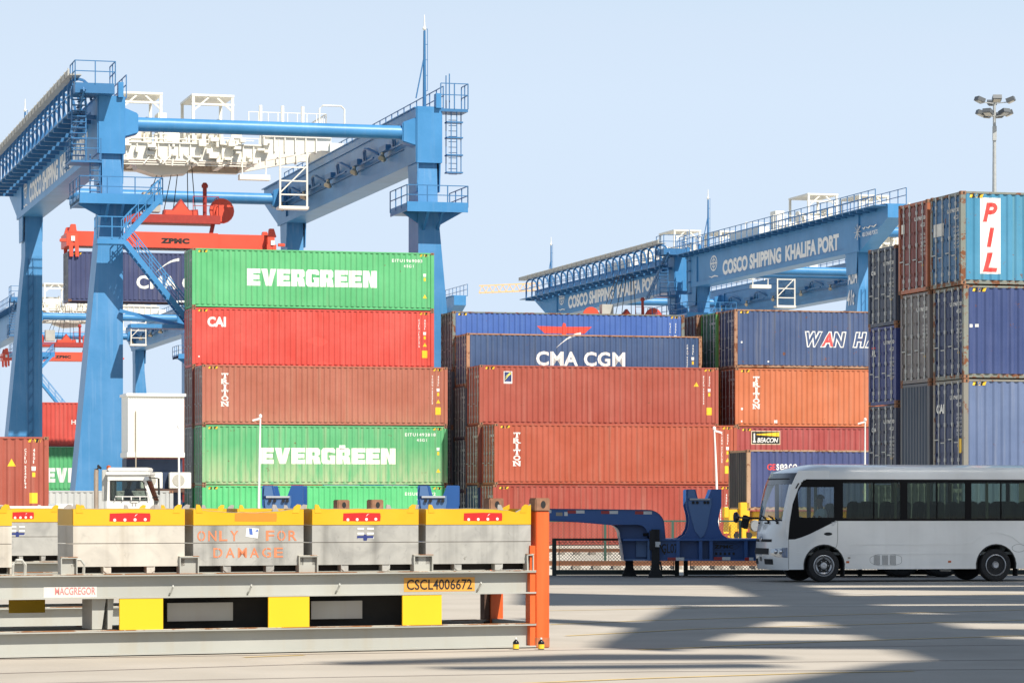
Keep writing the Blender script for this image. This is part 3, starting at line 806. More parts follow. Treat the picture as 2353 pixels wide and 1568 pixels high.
def crane_meshes():
    D = {}
    for s in (1, -1):                                       # s=1: flush end near the camera; -1: cantilever near
        fy = (lambda y: y) if s == 1 else (lambda y: SPAN+OVER-y)
        y0, y1 = -0.62, SPAN+OVER
        prof = [(y0,ZB),(SPAN+1.6,ZB),(SPAN+OVER,ZB+1.9),(SPAN+OVER,ZT),(y0,ZT)]
        mb = MB().prism([(fy(a),b) for a,b in prof], -GW/2, GW/2, 'x')
        for x0, x1 in ((-GW/2-0.10, -GW/2), (GW/2, GW/2+0.10)):          # raised frame round the sunk side panel
            for a, b, c, d in ((y0+2.6,SPAN-1.2,ZT-0.42,ZT),(y0+2.6,SPAN-1.2,ZB,ZB+0.34),(y0,y0+2.6,ZB,ZT),(SPAN-1.2,SPAN+1.6,ZB,ZT)):
                mb.box(x0, x1, min(fy(a),fy(b)), max(fy(a),fy(b)), c, d)
        mb.box(-GW/2-0.18, GW/2+0.18, min(fy(y0),fy(y1)), max(fy(y0),fy(y1)), ZT, ZT+0.05)
        D['girder', s] = mb.mesh('girder')
        rl = MB()
        for x in (GW/2+0.15,):
            railing(rl, [(x,fy(y0),ZT+0.05),(x,fy(y1),ZT+0.05)])
        D['rail_r', s] = rl.mesh('railing')
        rl = MB(); railing(rl, [(-GW/2-0.9,fy(y0),ZT-0.1),(-GW/2-0.9,fy(y1),ZT-0.1)], step=1.3)
        for i in range(32): rl.box(-GW/2-0.95,-GW/2,fy(y0)+s*(0.4+i*1.32)-0.06,fy(y0)+s*(0.4+i*1.32)+0.06,ZT-0.32,ZT-0.12)
        rl.box(-GW/2-0.95,-GW/2-0.1,min(fy(y0),fy(y1)),max(fy(y0),fy(y1)),ZT-0.12,ZT-0.07)
        D['rail_l', s] = rl.mesh('walkway')
        # festoon: walkway, arched hangers and the cable tray they carry
        mb = MB(); fx = -GW/2
        mb.box(fx-1.5, fx-0.6, min(fy(y0),fy(y1)), max(fy(y0),fy(y1)), ZT-0.83, ZT-0.77)
        n = 21
        for i in range(n):
            y = fy(y0+0.8+i*2.02)
            mb.box(fx-1.5, fx, y-0.11, y+0.11, ZT-1.05, ZT-0.83)
            arc = [(fx-1.45,y,ZT-1.0),(fx-1.45,y,ZT+0.55)] + [(fx-0.95-0.5*math.cos(a),y,ZT+0.55+0.42*math.sin(a)) for a in (0.5,1.0,1.57,2.1,2.7)] + [(fx-0.42,y,ZT+0.45),(fx-0.30,y,ZT-0.1)]
            for a, b in zip(arc[:-1], arc[1:]): mb.bar(a, b, 0.13, 0.10, (0,1,0))
        for q in (ZT+0.05,): mb.bar((fx-1.5,fy(y0),q),(fx-1.5,fy(y1),q),0.05)
        D['festoon', s] = mb.mesh('festoon_hanger')
        mb = MB(); yy = sorted((fy(y0-0.4), fy(y1)))
        mb.box(fx-1.55, fx-0.95, yy[0], yy[1], ZT+1.0, ZT+1.06); mb.box(fx-1.60, fx-1.55, yy[0], yy[1], ZT+0.98, ZT+1.30)
        for i in range(28): mb.box(fx-1.64, fx-1.60, yy[0]+i*1.5, yy[0]+i*1.5+0.08, ZT+0.96, ZT+1.34)
        D['tray', s] = mb.mesh('cable_tray')
        # tower legs: inner edge upright, outer edge spreading downwards
        for side in (-1, 1):
            for k, y in (('n', 0.45), ('f', SPAN)):
                for lo, hi, nm in ((1.5, 17.0, 'leg'), (17.0, ZB, 'leg_head')):
                    def half(z): return 0.46 + 1.45*max(0, (17.0-z)/15.5)
                    yw = 1.1
                    a0, a1 = half(lo), half(hi)
                    if side == -1: quadlo = (-a0, 0.58); quadhi = (-a1, 0.58)
                    else: quadlo = (-0.58, a0); quadhi = (-0.58, a1)
                    yc = fy(y)
                    mb = D.setdefault(('leg', s, side, k), MB())
                    mb.add([(quadlo[0],yc-yw,lo),(quadlo[1],yc-yw,lo),(quadlo[1],yc+yw,lo),(quadlo[0],yc+yw,lo),
                            (quadhi[0],yc-yw*(1 if nm=='leg' else 0.8),hi),(quadhi[1],yc-yw*(1 if nm=='leg' else 0.8),hi),(quadhi[1],yc+yw,hi),(quadhi[0],yc+yw,hi)],
                           [(0,3,2,1),(4,5,6,7),(0,1,5,4),(1,2,6,5),(2,3,7,6),(3,0,4,7)])
                mb = D['leg', s, side, k]
                yc = fy(y)
                # haunch under the girder
                mb.prism([(yc-1.1*1.0,ZB),(yc+1.1,ZB),(yc+0.9,ZB-1.5),(yc-0.9,ZB-1.5)], -0.62, -0.56, 'x')
                mb.prism([(yc-1.1,ZB),(yc+1.1,ZB),(yc+0.9,ZB-1.5),(yc-0.9,ZB-1.5)], 0.56, 0.62, 'x')
                D['legm', s, side, k] = mb.mesh('leg')
        # tie tubes with their tapered end blocks
        for k, y in (('n', -0.1), ('f', SPAN)):
            yc = fy(y)
            mb = MB().tube((GW/2+0.75, yc, 20.95), (DU-GW/2-0.75, yc, 20.95), 0.36, 28)
            D['tie', s, k] = mb.mesh('tie_tube', smooth=40)
            mb = MB()
            for x, d in ((GW/2-0.02, 1), (DU-GW/2+0.02, -1)):
                mb.add([(x,yc-0.5,20.2),(x,yc+0.5,20.2),(x,yc+0.5,21.75),(x,yc-0.5,21.75),(x+d*0.8,yc-0.42,20.45),(x+d*0.8,yc+0.42,20.45),(x+d*0.8,yc+0.42,21.45),(x+d*0.8,yc-0.42,21.45)],
                       [(0,3,2,1),(4,5,6,7),(0,1,5,4),(1,2,6,5),(2,3,7,6),(3,0,4,7)])
            D['block', s, k] = mb.mesh('tie_block', bevel=0.05)
        # end box with manhole outline and a bollard plate on top
        mb = MB(); ye = fy(y0)
        mb.box(-GW/2-0.04, GW/2+0.04, ye-0.06, ye+0.06, ZB-0.02, ZT+0.08)
        mb.box(GW/2-0.28, GW/2-0.02, ye-0.25 if s == 1 else ye-0.1, ye+0.25, ZT, ZT+0.75)
        D['endbox', s] = mb.mesh('end_plate')
        # lamps with their swan neck brackets on the inner girder
        br = MB(); lm = MB(); xx = -GW/2
        for i in range(5):
            y = fy(4.0+i*7.2)
            p = [(xx, y-2.6, 20.35),(xx-0.35,y-1.5,20.75),(xx-0.4,y-0.9,20.82),(xx-0.35,y-0.3,20.75),(xx,y+0.9,20.35)]
            br.path(p, 0.075, 6); br.bar((xx-0.32,y-0.9,20.1),(xx-0.38,y-0.9,20.8),0.07); br.bar((xx-0.3,y-2.6,20.15),(xx-0.3,y+0.8,20.15),0.09)
            br.box(xx-0.50,xx-0.2,y+0.7,y+2.4,20.15,20.45)
            lm.tube((xx-0.4,y+1.9,20.15),(xx-0.4,y+1.9,19.9),0.10,8); lm.tube((xx-0.5,y+1.7,19.98),(xx-0.6,y+1.45,19.78),0.06,10,0.15); lm.tube((xx-0.3,y+2.1,19.98),(xx-0.25,y+2.3,19.78),0.06,10,0.15)
        br.bar((xx-0.06,fy(1.5),19.95),(xx-0.06,fy(34),19.95),0.06)
        for mz in (br, lm):
            mz.v = [(a, b, c+0.45) for a, b, c in mz.v]
        D['bracket', s] = br.mesh('lamp_bracket'); D['lamp', s] = lm.mesh('floodlight')
        # platforms round the near legs
        for side, nm in ((-1, 'plat_l'), (1, 'plat_r')):
            yc = fy(0.45)
            x0, x1 = (-1.75, 2.4) if side == -1 else (-1.45, 1.75)
            d = -1 if s == 1 else -1
            mb = MB().box(x0, x1, yc-2.3, yc-0.9, 16.85, 17.02); mb.box(x0, x1, yc-2.34, yc-2.28, 16.75, 17.25); mb.box(x0, x0+0.06, yc-2.3, yc+1.6, 16.8, 17.2)
            mb.box(x0, -0.5, yc-0.9, yc+1.6, 16.85, 17.0); mb.box(0.6, x1, yc-0.9, yc+1.6, 16.85, 17.0)
            for xb in (-0.3, 0.45): mb.bar((xb,yc-1.0,15.9),(xb,yc-2.2,16.8),0.12)
            mb.prism([(x0,16.85),(x1,16.85),(0.6,16.2),(-0.5,16.2)], yc-0.95, yc-0.85)
            D[nm, s] = mb.mesh('platform')
            rl = MB(); railing(rl, [(x0,yc+1.6,17.0),(x0,yc-2.3,17.0),(x1,yc-2.3,17.0),(x1,yc+1.6,17.0)], step=1.2)
            D[nm+'_rail', s] = rl.mesh('railing')
    # stair flights on the left near leg
    def flight(mb, a, b, wd=0.75, rail=True):
        a = Vector(a); b = Vector(b); n = int(abs(b.z-a.z)/0.24)
        for yy in (-wd/2, wd/2):
            o = Vector((0,yy,0)); mb.bar(a+o, b+o, 0.06, 0.26)
            if rail:
                mb.bar(a+o+Vector((0,0,1.0)), b+o+Vector((0,0,1.0)), 0.05); mb.bar(a+o+Vector((0,0,0.55)), b+o+Vector((0,0,0.55)), 0.035)
                for i in range(6):
                    p = a+(b-a)*i/5+o; mb.bar(p, p+Vector((0,0,1.0)), 0.04)
        for i in range(n+1):
            p = a+(b-a)*i/n; mb.box(p.x-0.13,p.x+0.13,p.y-wd/2,p.y+wd/2,p.z-0.02,p.z+0.02)
    mb = MB()
    flight(mb, (2.2,-2.1,17.0), (0.35,-2.1,14.95)); flight(mb, (0.45,-2.1,14.8), (3.75,-2.1,10.75))
    mb.box(-0.95,0.5,-2.5,-1.5,14.7,14.95); railing(mb, [(-0.95,-1.5,14.95),(-0.95,-2.5,14.95),(0.5,-2.5,14.95)], step=0.8)
    mb.box(0.7,5.0,-2.6,-1.4,10.55,10.75); railing(mb, [(3.9,-2.6,10.75),(5.0,-2.6,10.75),(5.0,-1.4,10.75)], step=0.8)
    mb.bar((0.4,-0.8,11.5),(3.9,-2.0,10.6),0.18)
    D['stair'] = mb.mesh('stair')
    mb = MB()
    flight(mb, (-1.55,-1.6,22.4), (-1.75,3.4,19.0), 0.7, False)
    for yy in (3.4, 0.4): pass
    # upper ladder-like stair beside the girder head
    for i in range(12): mb.box(-2.0,-1.3,-0.9,-0.6,19.2+i*0.28,19.24+i*0.28)
    for x in (-2.0,-1.3): mb.bar((x,-0.75,18.9),(x,-0.75,22.7),0.07)
    for i in range(9): mb.box(-1.1,-0.6,-1.0,-0.75,16.9+i*0.26,16.94+i*0.26)
    for x in (-1.1,-0.6): mb.bar((x,-0.85,16.9),(x,-0.85,19.3),0.06)
    mb.box(-2.1,-0.55,-1.2,0.6,18.85,18.95); railing(mb, [(-2.1,0.6,18.95),(-2.1,-1.2,18.95),(-0.6,-1.2,18.95)], step=0.8)
    mb.box(-1.95,0.0,-1.7,0.3,22.25,22.75); railing(mb, [(-1.95,0.3,22.7),(-1.95,-1.7,22.7),(0.05,-1.7,22.7),(0.05,0.3,22.7)], 1.15, 0.9)
    D['headstair'] = mb.mesh('stair')
    # mast with lightning rod, cage ladder at the right girder head
    mb = MB(); mb.tube((0,0.2,ZT),(0,0.2,26.3),0.10,8,0.06); mb.bar((0.16,0.2,ZT+1.0),(0.16,0.2,26.4),0.03); mb.bar((-0.45,0.2,ZT+0.6),(-0.05,0.2,24.8),0.06)
    for i in range(5): mb.bar((0,0.2,ZT+1+i*0.8),(0.16,0.2,ZT+1+i*0.8),0.03)
    D['mast'] = mb.mesh('mast')
    mb = MB(); mb.lathe([(0.0,0),(0.09,0.06),(0.10,0.14),(0.04,0.22),(0.03,0.5),(0.02,0.8),(0.0,0.85)], (0,0.2,26.3), n=8)
    D['rod'] = mb.mesh('lightning_rod', smooth=40)
    mb = MB(); x = GW/2+0.75
    mb.box(GW/2,x+0.7,-0.7,0.7,22.05,22.2); railing(mb, [(x+0.7,0.7,22.2),(x+0.7,-0.7,22.2),(GW/2,-0.7,22.2)], 1.3, 0.7)
    for xx in (x-0.15, x+0.15, x+0.45, x-0.35): mb.bar((xx,-0.5 if abs(xx-x)<0.2 else -0.2,22.2),(xx,-0.5 if abs(xx-x)<0.2 else -0.2,18.9),0.045)
    for zz in (18.9,19.8,20.7,21.5): mb.box(x-0.38,x+0.48,-0.55,0.0,zz,zz+0.07)
    for i in range(13): mb.bar((x-0.15,0.05,18.9+i*0.28),(x+0.3,0.05,18.9+i*0.28),0.03)
    mb.bar((x-0.3,0,22.2),(x-0.3,0,24.0),0.05); mb.bar((x-0.12,0,22.2),(x-0.12,0,24.1),0.05)
    D['cage'] = mb.mesh('ladder_cage')
    mb = MB().box(-2.1, DU+2.1, -0.9, 0.9, 0.9, 1.9)
    for x in (-1.2, 1.0, DU-1.0, DU+1.2): mb.box(x-0.9,x+0.9,-0.5,0.5,0.25,0.9)
    D['sill'] = mb.mesh('sill_beam')
    mb = MB()
    for x in (-1.6,-0.8,0.6,1.4, DU-1.4, DU-0.6, DU+0.8, DU+1.6): mb.lathe([(0.0,-0.15),(0.40,-0.15),(0.40,0.15),(0.0,0.15)], (x,0,0.40+YARD+0.19), 'y', 14)
    D['wheels'] = mb.mesh('rail_wheel')
    mb = MB()
    for i in range(20): mb.bar((-0.25,-0.02,2.2+i*0.75),(0.0,-0.02,2.6+i*0.75),0.035)
    for x in (-0.28,0.02): mb.bar((x,-0.02,1.6),(x,-0.02,16.8),0.04)
    D['ladder'] = mb.mesh('ladder')
    # trolley: frame, winch drums, canopies, cabin side, railings
    fr = MB()
    for y in (-3.0, 3.0):
        fr.prism([(0.4,22.05),(3.0,21.75),(11.6,21.75),(DU-0.9,22.55),(DU-0.3,22.55),(DU-0.3,23.3),(12.2,23.3),(12.0,22.75),(0.4,22.75)], y-0.2, y+0.2)
        for x in [0.9+0.62*i for i in range(24)]: fr.box(x, x+0.07, y-0.30, y+0.30, 21.95 if x < 11.6 else 22.4, 22.72 if x < 12 else 23.25)
        fr.box(0.4, 12.0, y-0.34, y+0.34, 22.70, 22.78); fr.box(12.0, DU-0.3, y-0.32, y+0.32, 23.26, 23.34); fr.box(3.0, 11.6, y-0.32, y+0.32, 21.70, 21.76)
    for x in (3.0, 4.8, 6.5, 8.3, 10.0, 11.6): fr.box(x, x+0.3, -3.0, 3.0, 21.8, 22.5)
    fr.box(0.8, 12.2, -2.9, 2.9, 22.58, 22.66)
    for x in (0.0, DU): fr.box(x-0.4, x+0.4, -3.4, 3.4, 22.35, 23.0)
    fr.box(10.6, 12.4, -3.6, -3.0, 20.7, 21.0); fr.bar((10.8,-3.3,20.9),(10.8,-3.3,22.0),0.06); fr.bar((12.2,-3.3,20.9),(12.2,-3.3,22.0),0.06)
    fr.prism([(4.6,21.8),(8.0,21.8),(7.7,21.1),(6.0,20.95),(4.8,21.3)], -2.2, -0.8)
    rnd = random.Random(5)
    for i in range(46):                                    # brackets, junction boxes and pipework hung on the front
        x = rnd.uniform(1.6, 12.2); z = rnd.uniform(21.6, 22.9); a_, b_ = rnd.uniform(0.12,0.5), rnd.uniform(0.1,0.35)
        fr.box(x, x+a_, -3.2-rnd.uniform(0.1,0.6), -3.1, z, z+b_)
    for i in range(16):
        x = rnd.uniform(1.6, 12.0); fr.bar((x,-3.3,22.0),(x+rnd.uniform(-0.6,0.6),-3.4,21.3+rnd.uniform(0,0.3)),0.07)
    for z in (21.45, 21.58, 22.95): fr.bar((2.5,-3.25,z),(11.5,-3.25,z+0.05),0.06)
    D['t_frame'] = fr.mesh('trolley_frame')
    dr = MB()
    for x in (4.4, 8.6):
        dr.lathe([(0,-1.1),(0.80,-1.1),(0.80,-1.0),(0.66,-1.0),(0.66,1.0),(0.80,1.0),(0.80,1.1),(0,1.1)], (x,-1.6,23.6), 'x', 20)
        dr.box(x-1.2, x+1.2, -2.5, -0.7, 22.7, 23.1); dr.tube((x-2.2,-1.9,23.2),(x-1.3,-1.9,23.2),0.34,14); dr.box(x-2.3,x-1.9,-2.3,-1.5,22.7,23.3)
        for k in range(5): dr.box(x-0.9+k*0.4, x-0.8+k*0.4, -2.75, -2.4, 22.7, 23.5)
    dr.box(12.6, 13.4, -2.0, 1.0, 23.3, 24.1); dr.box(6.4,6.9,0.2,1.6,22.7,24.9); dr.box(10.4,10.9,-2.6,-2.0,22.7,23.9); dr.box(1.2,1.9,-2.6,-1.4,22.7,24.3)
    for i in range(18):
        x = rnd.uniform(1.5, 11.5); a_, b_ = rnd.uniform(0.2,0.7), rnd.uniform(0.2,0.8)
        dr.box(x, x+a_, -2.9+rnd.uniform(0,0.4), -2.2, 22.7, 22.7+b_)
    D['t_drum'] = dr.mesh('winch_drum', smooth=35)
    cn = MB()
    for x0, x1 in ((3.7, 6.2), (7.9, 10.4)):
        cn.box(x0, x1, -2.9, 1.4, 25.55, 25.68)
        for xx in (x0+0.1, x1-0.1):
            for yy in (-2.8, 1.3):
                cn.bar((xx,yy,22.7),(xx,yy,25.6),0.16); 
        cn.bar((x0+0.1,-2.8,24.7),(x0+1.0,-2.8,25.5),0.10); cn.bar((x1-0.1,-2.8,24.7),(x1-1.0,-2.8,25.5),0.10); cn.bar((x0,-2.8,25.1),(x1,-2.8,25.1),0.12)
    D['t_canopy'] = cn.mesh('canopy')
    rl = MB()
    for y in (-3.2, 3.2): railing(rl, [(0.8,y,22.75),(DU-1.2,y,22.75)], 1.15, 1.1, 0.03)
    railing(rl, [(11.2,-3.2,23.4),(DU-0.6,-3.2,23.4),(DU-0.6,1.0,23.4)], 1.3, 0.55, 0.03)
    rl.path([(DU-1.0,-3.2,23.5),(DU-1.0,-3.2,25.0),(DU-0.8,-3.2,25.2),(DU+0.3,-3.2,25.2),(DU+0.5,-3.2,25.0),(DU+0.5,-3.2,23.9)], 0.05)
    for x in (11.9, 13.2, 14.4): rl.bar((x,-3.2,23.4),(x,-3.2,25.1),0.16)
    for x in (13.0,14.6):
        rl.bar((x,-3.5,19.2),(x,-3.5,22.4),0.10)
    for z in (19.2,19.9,20.7,21.5,22.2): rl.bar((13.0,-3.5,z),(14.6,-3.5,z),0.08)
    rl.bar((13.0,-3.5,20.0),(14.6,-3.5,21.6),0.07); rl.box(12.9,14.7,-3.7,-2.8,19.05,19.2)
    D['t_rail'] = rl.mesh('railing')
    mb = MB()
    for y in (-3.0,3.0):
        for x in (0.0, DU): mb.lathe([(0,-0.12),(0.34,-0.12),(0.34,0.12),(0,0.12)], (x,y,22.45), 'x', 14)
    D['t_wheel'] = mb.mesh('trolley_wheel', smooth=35)
    mb = MB().box(0.2, 2.6, -4.9, -3.2, 18.9, 21.6)
    D['t_cab'] = mb.mesh('operator_cabin', bevel=0.08)
    return D
CR = crane_meshes()

SIGN = 'COSCO SHIPPING KHALIFA PORT'
def sign_face(root, s, fixed):
    """white lettering on the outer face of the left girder, read from far to near"""
    mb = MB(); x = -GW/2-0.012
    fy = (lambda y: y) if s == 1 else (lambda y: SPAN+OVER-y)
    far = max(fy(2.0), fy(SPAN-1.2))
    lo, hi = (4.0, 31.2) if s == 1 else (9.2, 34.6)
    text_mb(mb, 'COSCO SHIPPING', (x, hi, ZB+0.42), (0,-1,0), (0,0,1), wd=(hi-lo)*0.53, ht=1.18, bold=0.05)
    text_mb(mb, 'KHALIFA PORT', (x, hi-(hi-lo)*0.565, ZB+0.42), (0,-1,0), (0,0,1), wd=(hi-lo)*0.435, ht=1.18, bold=0.05)
    mb.build('lettering', SIGNW, root)
    # round ship-wheel emblem at the far end, compass emblem and two short lines near the other
    mb = MB(); yc = (SPAN-1.9) if s == 1 else (SPAN+OVER-2.0)
    yc = hi + 2.2
    for r0, r1 in ((0.62,0.52),(0.36,0.28)):
        for i in range(20):
            a0, a1 = 2*math.pi*i/20, 2*math.pi*(i+1)/20
            mb.add([(x,yc+r0*1.4*math.cos(a0),ZB+1.55+r0*math.sin(a0)),(x,yc+r0*1.4*math.cos(a1),ZB+1.55+r0*math.sin(a1)),(x,yc+r1*1.4*math.cos(a1),ZB+1.55+r1*math.sin(a1)),(x,yc+r1*1.4*math.cos(a0),ZB+1.55+r1*math.sin(a0))], [(0,1,2,3)])
    mb.quad((x,yc+0.75,ZB+1.50),(x,yc-0.75,ZB+1.50),(x,yc-0.75,ZB+1.60),(x,yc+0.75,ZB+1.60)); mb.quad((x,yc+0.06,ZB+1.0),(x,yc-0.06,ZB+1.0),(x,yc-0.06,ZB+2.1),(x,yc+0.06,ZB+2.1))
    swo = [(x,yc+1.3,ZB+0.62),(x,yc+0.5,ZB+0.52),(x,yc-0.2,ZB+0.60),(x,yc-1.1,ZB+0.48),(x,yc-1.1,ZB+0.40),(x,yc-0.2,ZB+0.50),(x,yc+0.5,ZB+0.42)]
    mb.add(swo, [tuple(range(7))])
    if s == -1:
        xx = -GW/2-0.012; y2 = 5.3; zc = 20.75
        xx = -GW/2-0.113
        for i in range(8):
            a = math.pi*i/4; mb.bar((xx,y2,zc),(xx,y2+0.62*math.cos(a),zc+0.55*math.sin(a)),0.02,0.09,(1,0,0))
        text_mb(mb, 'ABU DHABI PORTS', (xx, y2-0.8, zc-0.42), (0,-1,0), (0,0,1), wd=2.9, ht=0.30, bold=0.02)
        for k, (yy, ww) in enumerate(((y2-0.9,0.5),(y2-1.6,0.8),(y2-2.6,0.9))): mb.path([(xx,yy,zc+0.20),(xx,yy-ww*0.5,zc+0.12),(xx,yy-ww,zc+0.24)], 0.045, 4)
    mb.build('emblem', SIGNW, root)

def crane(px, Y, label, s=1, festoon=True, trolley=24.5, sign=True, fixed=True):
    p = at(px, HZ, Y)
    t = thing('gantry_crane', (p.x, p.y, YARD+0.19), PHI, label, 'crane', 'blue gantry cranes over the container yard')
    for x in (0.0, DU):
        o = place(CR['girder', s], 'girder', CB, t, (x,0,0))
        place(CR['rail_r', s], 'railing', CBD, o)
        place(CR['endbox', s], 'end_plate', CB, o)
    gl, gr = [c for c in t.children if c.name.startswith('girder')]
    if festoon:
        place(CR['festoon', s], 'festoon_hanger', CBD, t); place(CR['tray', s], 'cable_tray', GUN, t)
    else:
        place(CR['rail_l', s], 'walkway', CBD, t)
    for side, x in ((-1, 0.0), (1, DU)):
        for k in 'nf': place(CR['legm', s, side, k], 'leg', CBF, t, (x,0,0))
    for k in 'nf':
        o = place(CR['tie', s, k], 'tie_tube', CB, t); place(CR['block', s, k], 'tie_block', CB, o)
    place(CR['bracket', s], 'lamp_bracket', CBD, gr); place(CR['lamp', s], 'floodlight', plain('lamp_shell', (0.55,0.48,0.36), 0.4, 0.3), gr)
    for nm, x in (('plat_l', 0.0), ('plat_r', DU)):
        o = place(CR[nm, s], 'platform', CB, t, (x,0,0)); place(CR[nm+'_rail', s], 'railing', CBD, o)
    yn = 0.45 if s == 1 else SPAN+OVER-0.45
    if s == 1:
        place(CR['stair'], 'stair', CB, t); place(CR['headstair'], 'stair', CBD, t)
        place(CR['cage'], 'ladder_cage', CBD, t, (DU,0,0))
        o = place(CR['mast'], 'mast', CBD, t, (DU-0.05,0,0)); place(CR['rod'], 'lightning_rod', OFFW, o)
        o = place(CR['mast'], 'mast', CBD, t, (0.0,SPAN+3.0,0)); place(CR['rod'], 'lightning_rod', OFFW, o)
    else:
        place(CR['cage'], 'ladder_cage', CBD, t, (-1.9,SPAN+OVER,0))
        o = place(CR['mast'], 'mast', CBD, t, (0.0,SPAN+OVER-3.0,0)); place(CR['rod'], 'lightning_rod', OFFW, o)
    for y in (0.45, SPAN):
        yy = y if s == 1 else SPAN+OVER-y
        o = place(CR['sill'], 'sill_beam', CBF, t, (0,yy,0)); place(CR['wheels'], 'rail_wheel', darkrust, o)
    place(CR['ladder'], 'ladder', CBD, t, (0.0, (SPAN if s == 1 else SPAN+OVER-SPAN)-1.12, 0))
    if sign: sign_face(t, s, fixed)
    if trolley is not None:
        o = place(CR['t_frame'], 'trolley', OFFW, t, (0,trolley,0))
        place(CR['t_drum'], 'winch_drum', OFFW, o); place(CR['t_canopy'], 'canopy', OFFW, o); place(CR['t_rail'], 'railing', OFFW, o); place(CR['t_wheel'], 'trolley_wheel', darkrust, o)
    return t

c1 = crane(252.0, 158.0, 'big blue gantry crane at the left with a suspended CMA CGM container', 1, True, 26.0)
c2 = crane(2058.0, 213.0, 'blue gantry crane marked A204 and 41t beside the right stack', -1, False, 30.0)
c3 = crane(1562.0, 258.0, 'blue gantry crane with cable tray in the middle distance, left of the A204 crane', 1, True, 16.0)
c4 = crane(676.0, 301.0, 'far blue gantry crane whose end peeps out right of the green container', -1, True, 24.0, sign=False)
c5 = crane(66.0, 317.0, 'far blue gantry crane seen low between the legs of the big crane', 1, False, 22.0, sign=False)
# number plates on the leg of the A204 crane
mb = MB(); yl = SPAN+OVER-SPAN; x = -0.475
text_mb(mb, 'A204', (x-0.05, yl+0.85, 17.25), (0,-1,0), (0,0,1), wd=1.75, ht=1.1, bold=0.02)
mb.build('lettering', SIGNW, c2)
mb = MB(); text_mb(mb, '41t', (-0.62, yl+0.85, 15.75), (0,-1,0), (0.05,0,1), wd=1.4, ht=1.1, bold=0.02); mb.build('lettering', SIGNW, c2)

# ------------------------------------------------------------------ spreader with the hanging container
hp = at(157, HZ, 181.0)
ztop = EYE + (HZ-576)/F*181.0
t = container(0, 0, 0, 0, 'navy CMA CGM container hanging under the red spreader of the big crane', paint('hanging_navy_paint', (0.058,0.072,0.165), rust=0.04, streak=0.15), z=ztop-HC, pos=(hp.x, hp.y, 0), dmarks=False)
cma(t, 3.95, 0.78, 0.78, 5.0)
def spreader(loc, rz, label):
    t = thing('spreader', loc, rz, label, 'spreader', 'red crane spreaders')
    mb = MB().box(0.3, L40-0.3, 0.45, WID-0.45, 0.28, 1.15); mb.box(3.4, L40-3.4, 0.30, WID-0.30, 0.25, 1.18)
    mb.build('main_beam', SPR, t, bevel=0.02)
    for x in (0.0, L40):
        d = 1 if x == 0 else -1
        mb = MB().box(min(x-0.12,x+d*0.55), max(x-0.12,x+d*0.55), -0.10, WID+0.10, 0.22, 1.0); mb.prism([(x,1.0),(x+d*0.5,1.0),(x+d*0.42,1.5),(x+d*0.15,1.5)], -0.05, 0.3); mb.prism([(x,1.0),(x+d*0.5,1.0),(x+d*0.42,1.5),(x+d*0.15,1.5)], WID-0.3, WID+0.05)
        mb.bar((x-d*0.1,0.0,0.55),(x-d*0.5,0.0,0.55),0.18)
        mb.build('end_beam', SPR, t, bevel=0.02)
        for y in (-0.13, WID+0.01):
            for q in (0.0, 0.34):
                MB().prism([(x+d*(0.02+q),0.55),(x+d*(0.24+q),0.55),(x+d*(0.26+q),-0.38),(x+d*(0.06+q),-0.38)], y, y+0.12).build('flipper', SPR, t)
        MB().box(min(x+d*0.14,x+d*0.36), max(x+d*0.14,x+d*0.36), -0.17, -0.11, 0.52, 0.80).build('cover_plate', white_ink, t)
    cx = L40/2
    mb = MB().box(cx-2.6, cx+2.6, 0.2, WID-0.2, 1.75, 2.10); mb.box(cx-2.8, cx+2.8, 0.1, 0.35, 1.70, 2.2)
    for x in (cx-2.3, cx+2.3): mb.bar((x,0.6,1.1),(x+0.15,0.6,1.8),0.22)
    mb.prism([(cx-0.55,2.1),(cx+1.55,2.1),(cx+1.5,2.55),(cx+1.0,2.5),(cx+0.5,3.15),(cx,2.5),(cx-0.5,2.5)], 0.3, 0.9)
    mb.build('headblock', DKRED, t, bevel=0.015)
    MB().prism([(cx-0.45,2.12),(cx+1.45,2.12),(cx+1.4,2.45),(cx+0.95,2.45),(cx+0.5,3.0),(cx+0.05,2.45),(cx-0.4,2.45)], 0.24, 0.3).build('lift_bracket', SPR, t)
    for x in (cx-2.5, cx+3.0):
        mb = MB().lathe([(0.0,-0.1),(0.30,-0.1),(0.72,-0.12),(0.75,0.0),(0.72,0.12),(0.3,0.1),(0.0,0.1)], (x,0.9,2.55), 'y', 18); mb.box(x-0.35,x+0.35,0.7,1.1,1.9,2.6)
        mb.build('sheave', SPR, t, smooth=35)
    mb = MB().box(cx-1.7, cx-0.7, 0.3, 1.1, 2.35, 3.5); mb.build('control_box', GUN, t)
    mb = MB().tube((cx+1.95,0.6,2.1),(cx+1.95,0.6,3.9),0.12,8); mb.lathe([(0.18,0),(0.2,0.15),(0.1,0.3)], (cx+1.95,0.6,3.85), n=8); mb.build('cable_basket_post', DKRED, t)
    mb = MB(); railing(mb, [(cx+1.2,0.2,2.1),(cx+2.7,0.2,2.1),(cx+2.7,1.6,2.1)], 1.2, 0.8, 0.025); mb.build('railing', DKRED, t)
    mb = MB()
    for x in (cx-0.9,cx-0.7,cx-0.35,cx-0.1,cx+0.3,cx+0.5): mb.bar((cx+(x-cx)*2.2+0.3,0.6,2.4),(x+0.6,0.6,6.0),0.045)
    mb.build('hoist_rope', black, t)
    mb = MB(); text_mb(mb, 'ZPMC', (cx-0.7,0.294,0.52), (1,0,0), (0,0,1), wd=1.7, ht=0.32, bold=0.07, space=1.1); mb.build('lettering', black_ink, t)
    return t
spreader((hp.x, hp.y, ztop+0.05), PHI, 'long red spreader gripping the CMA CGM container under the big crane')
q = at(118, HZ, 330.0)
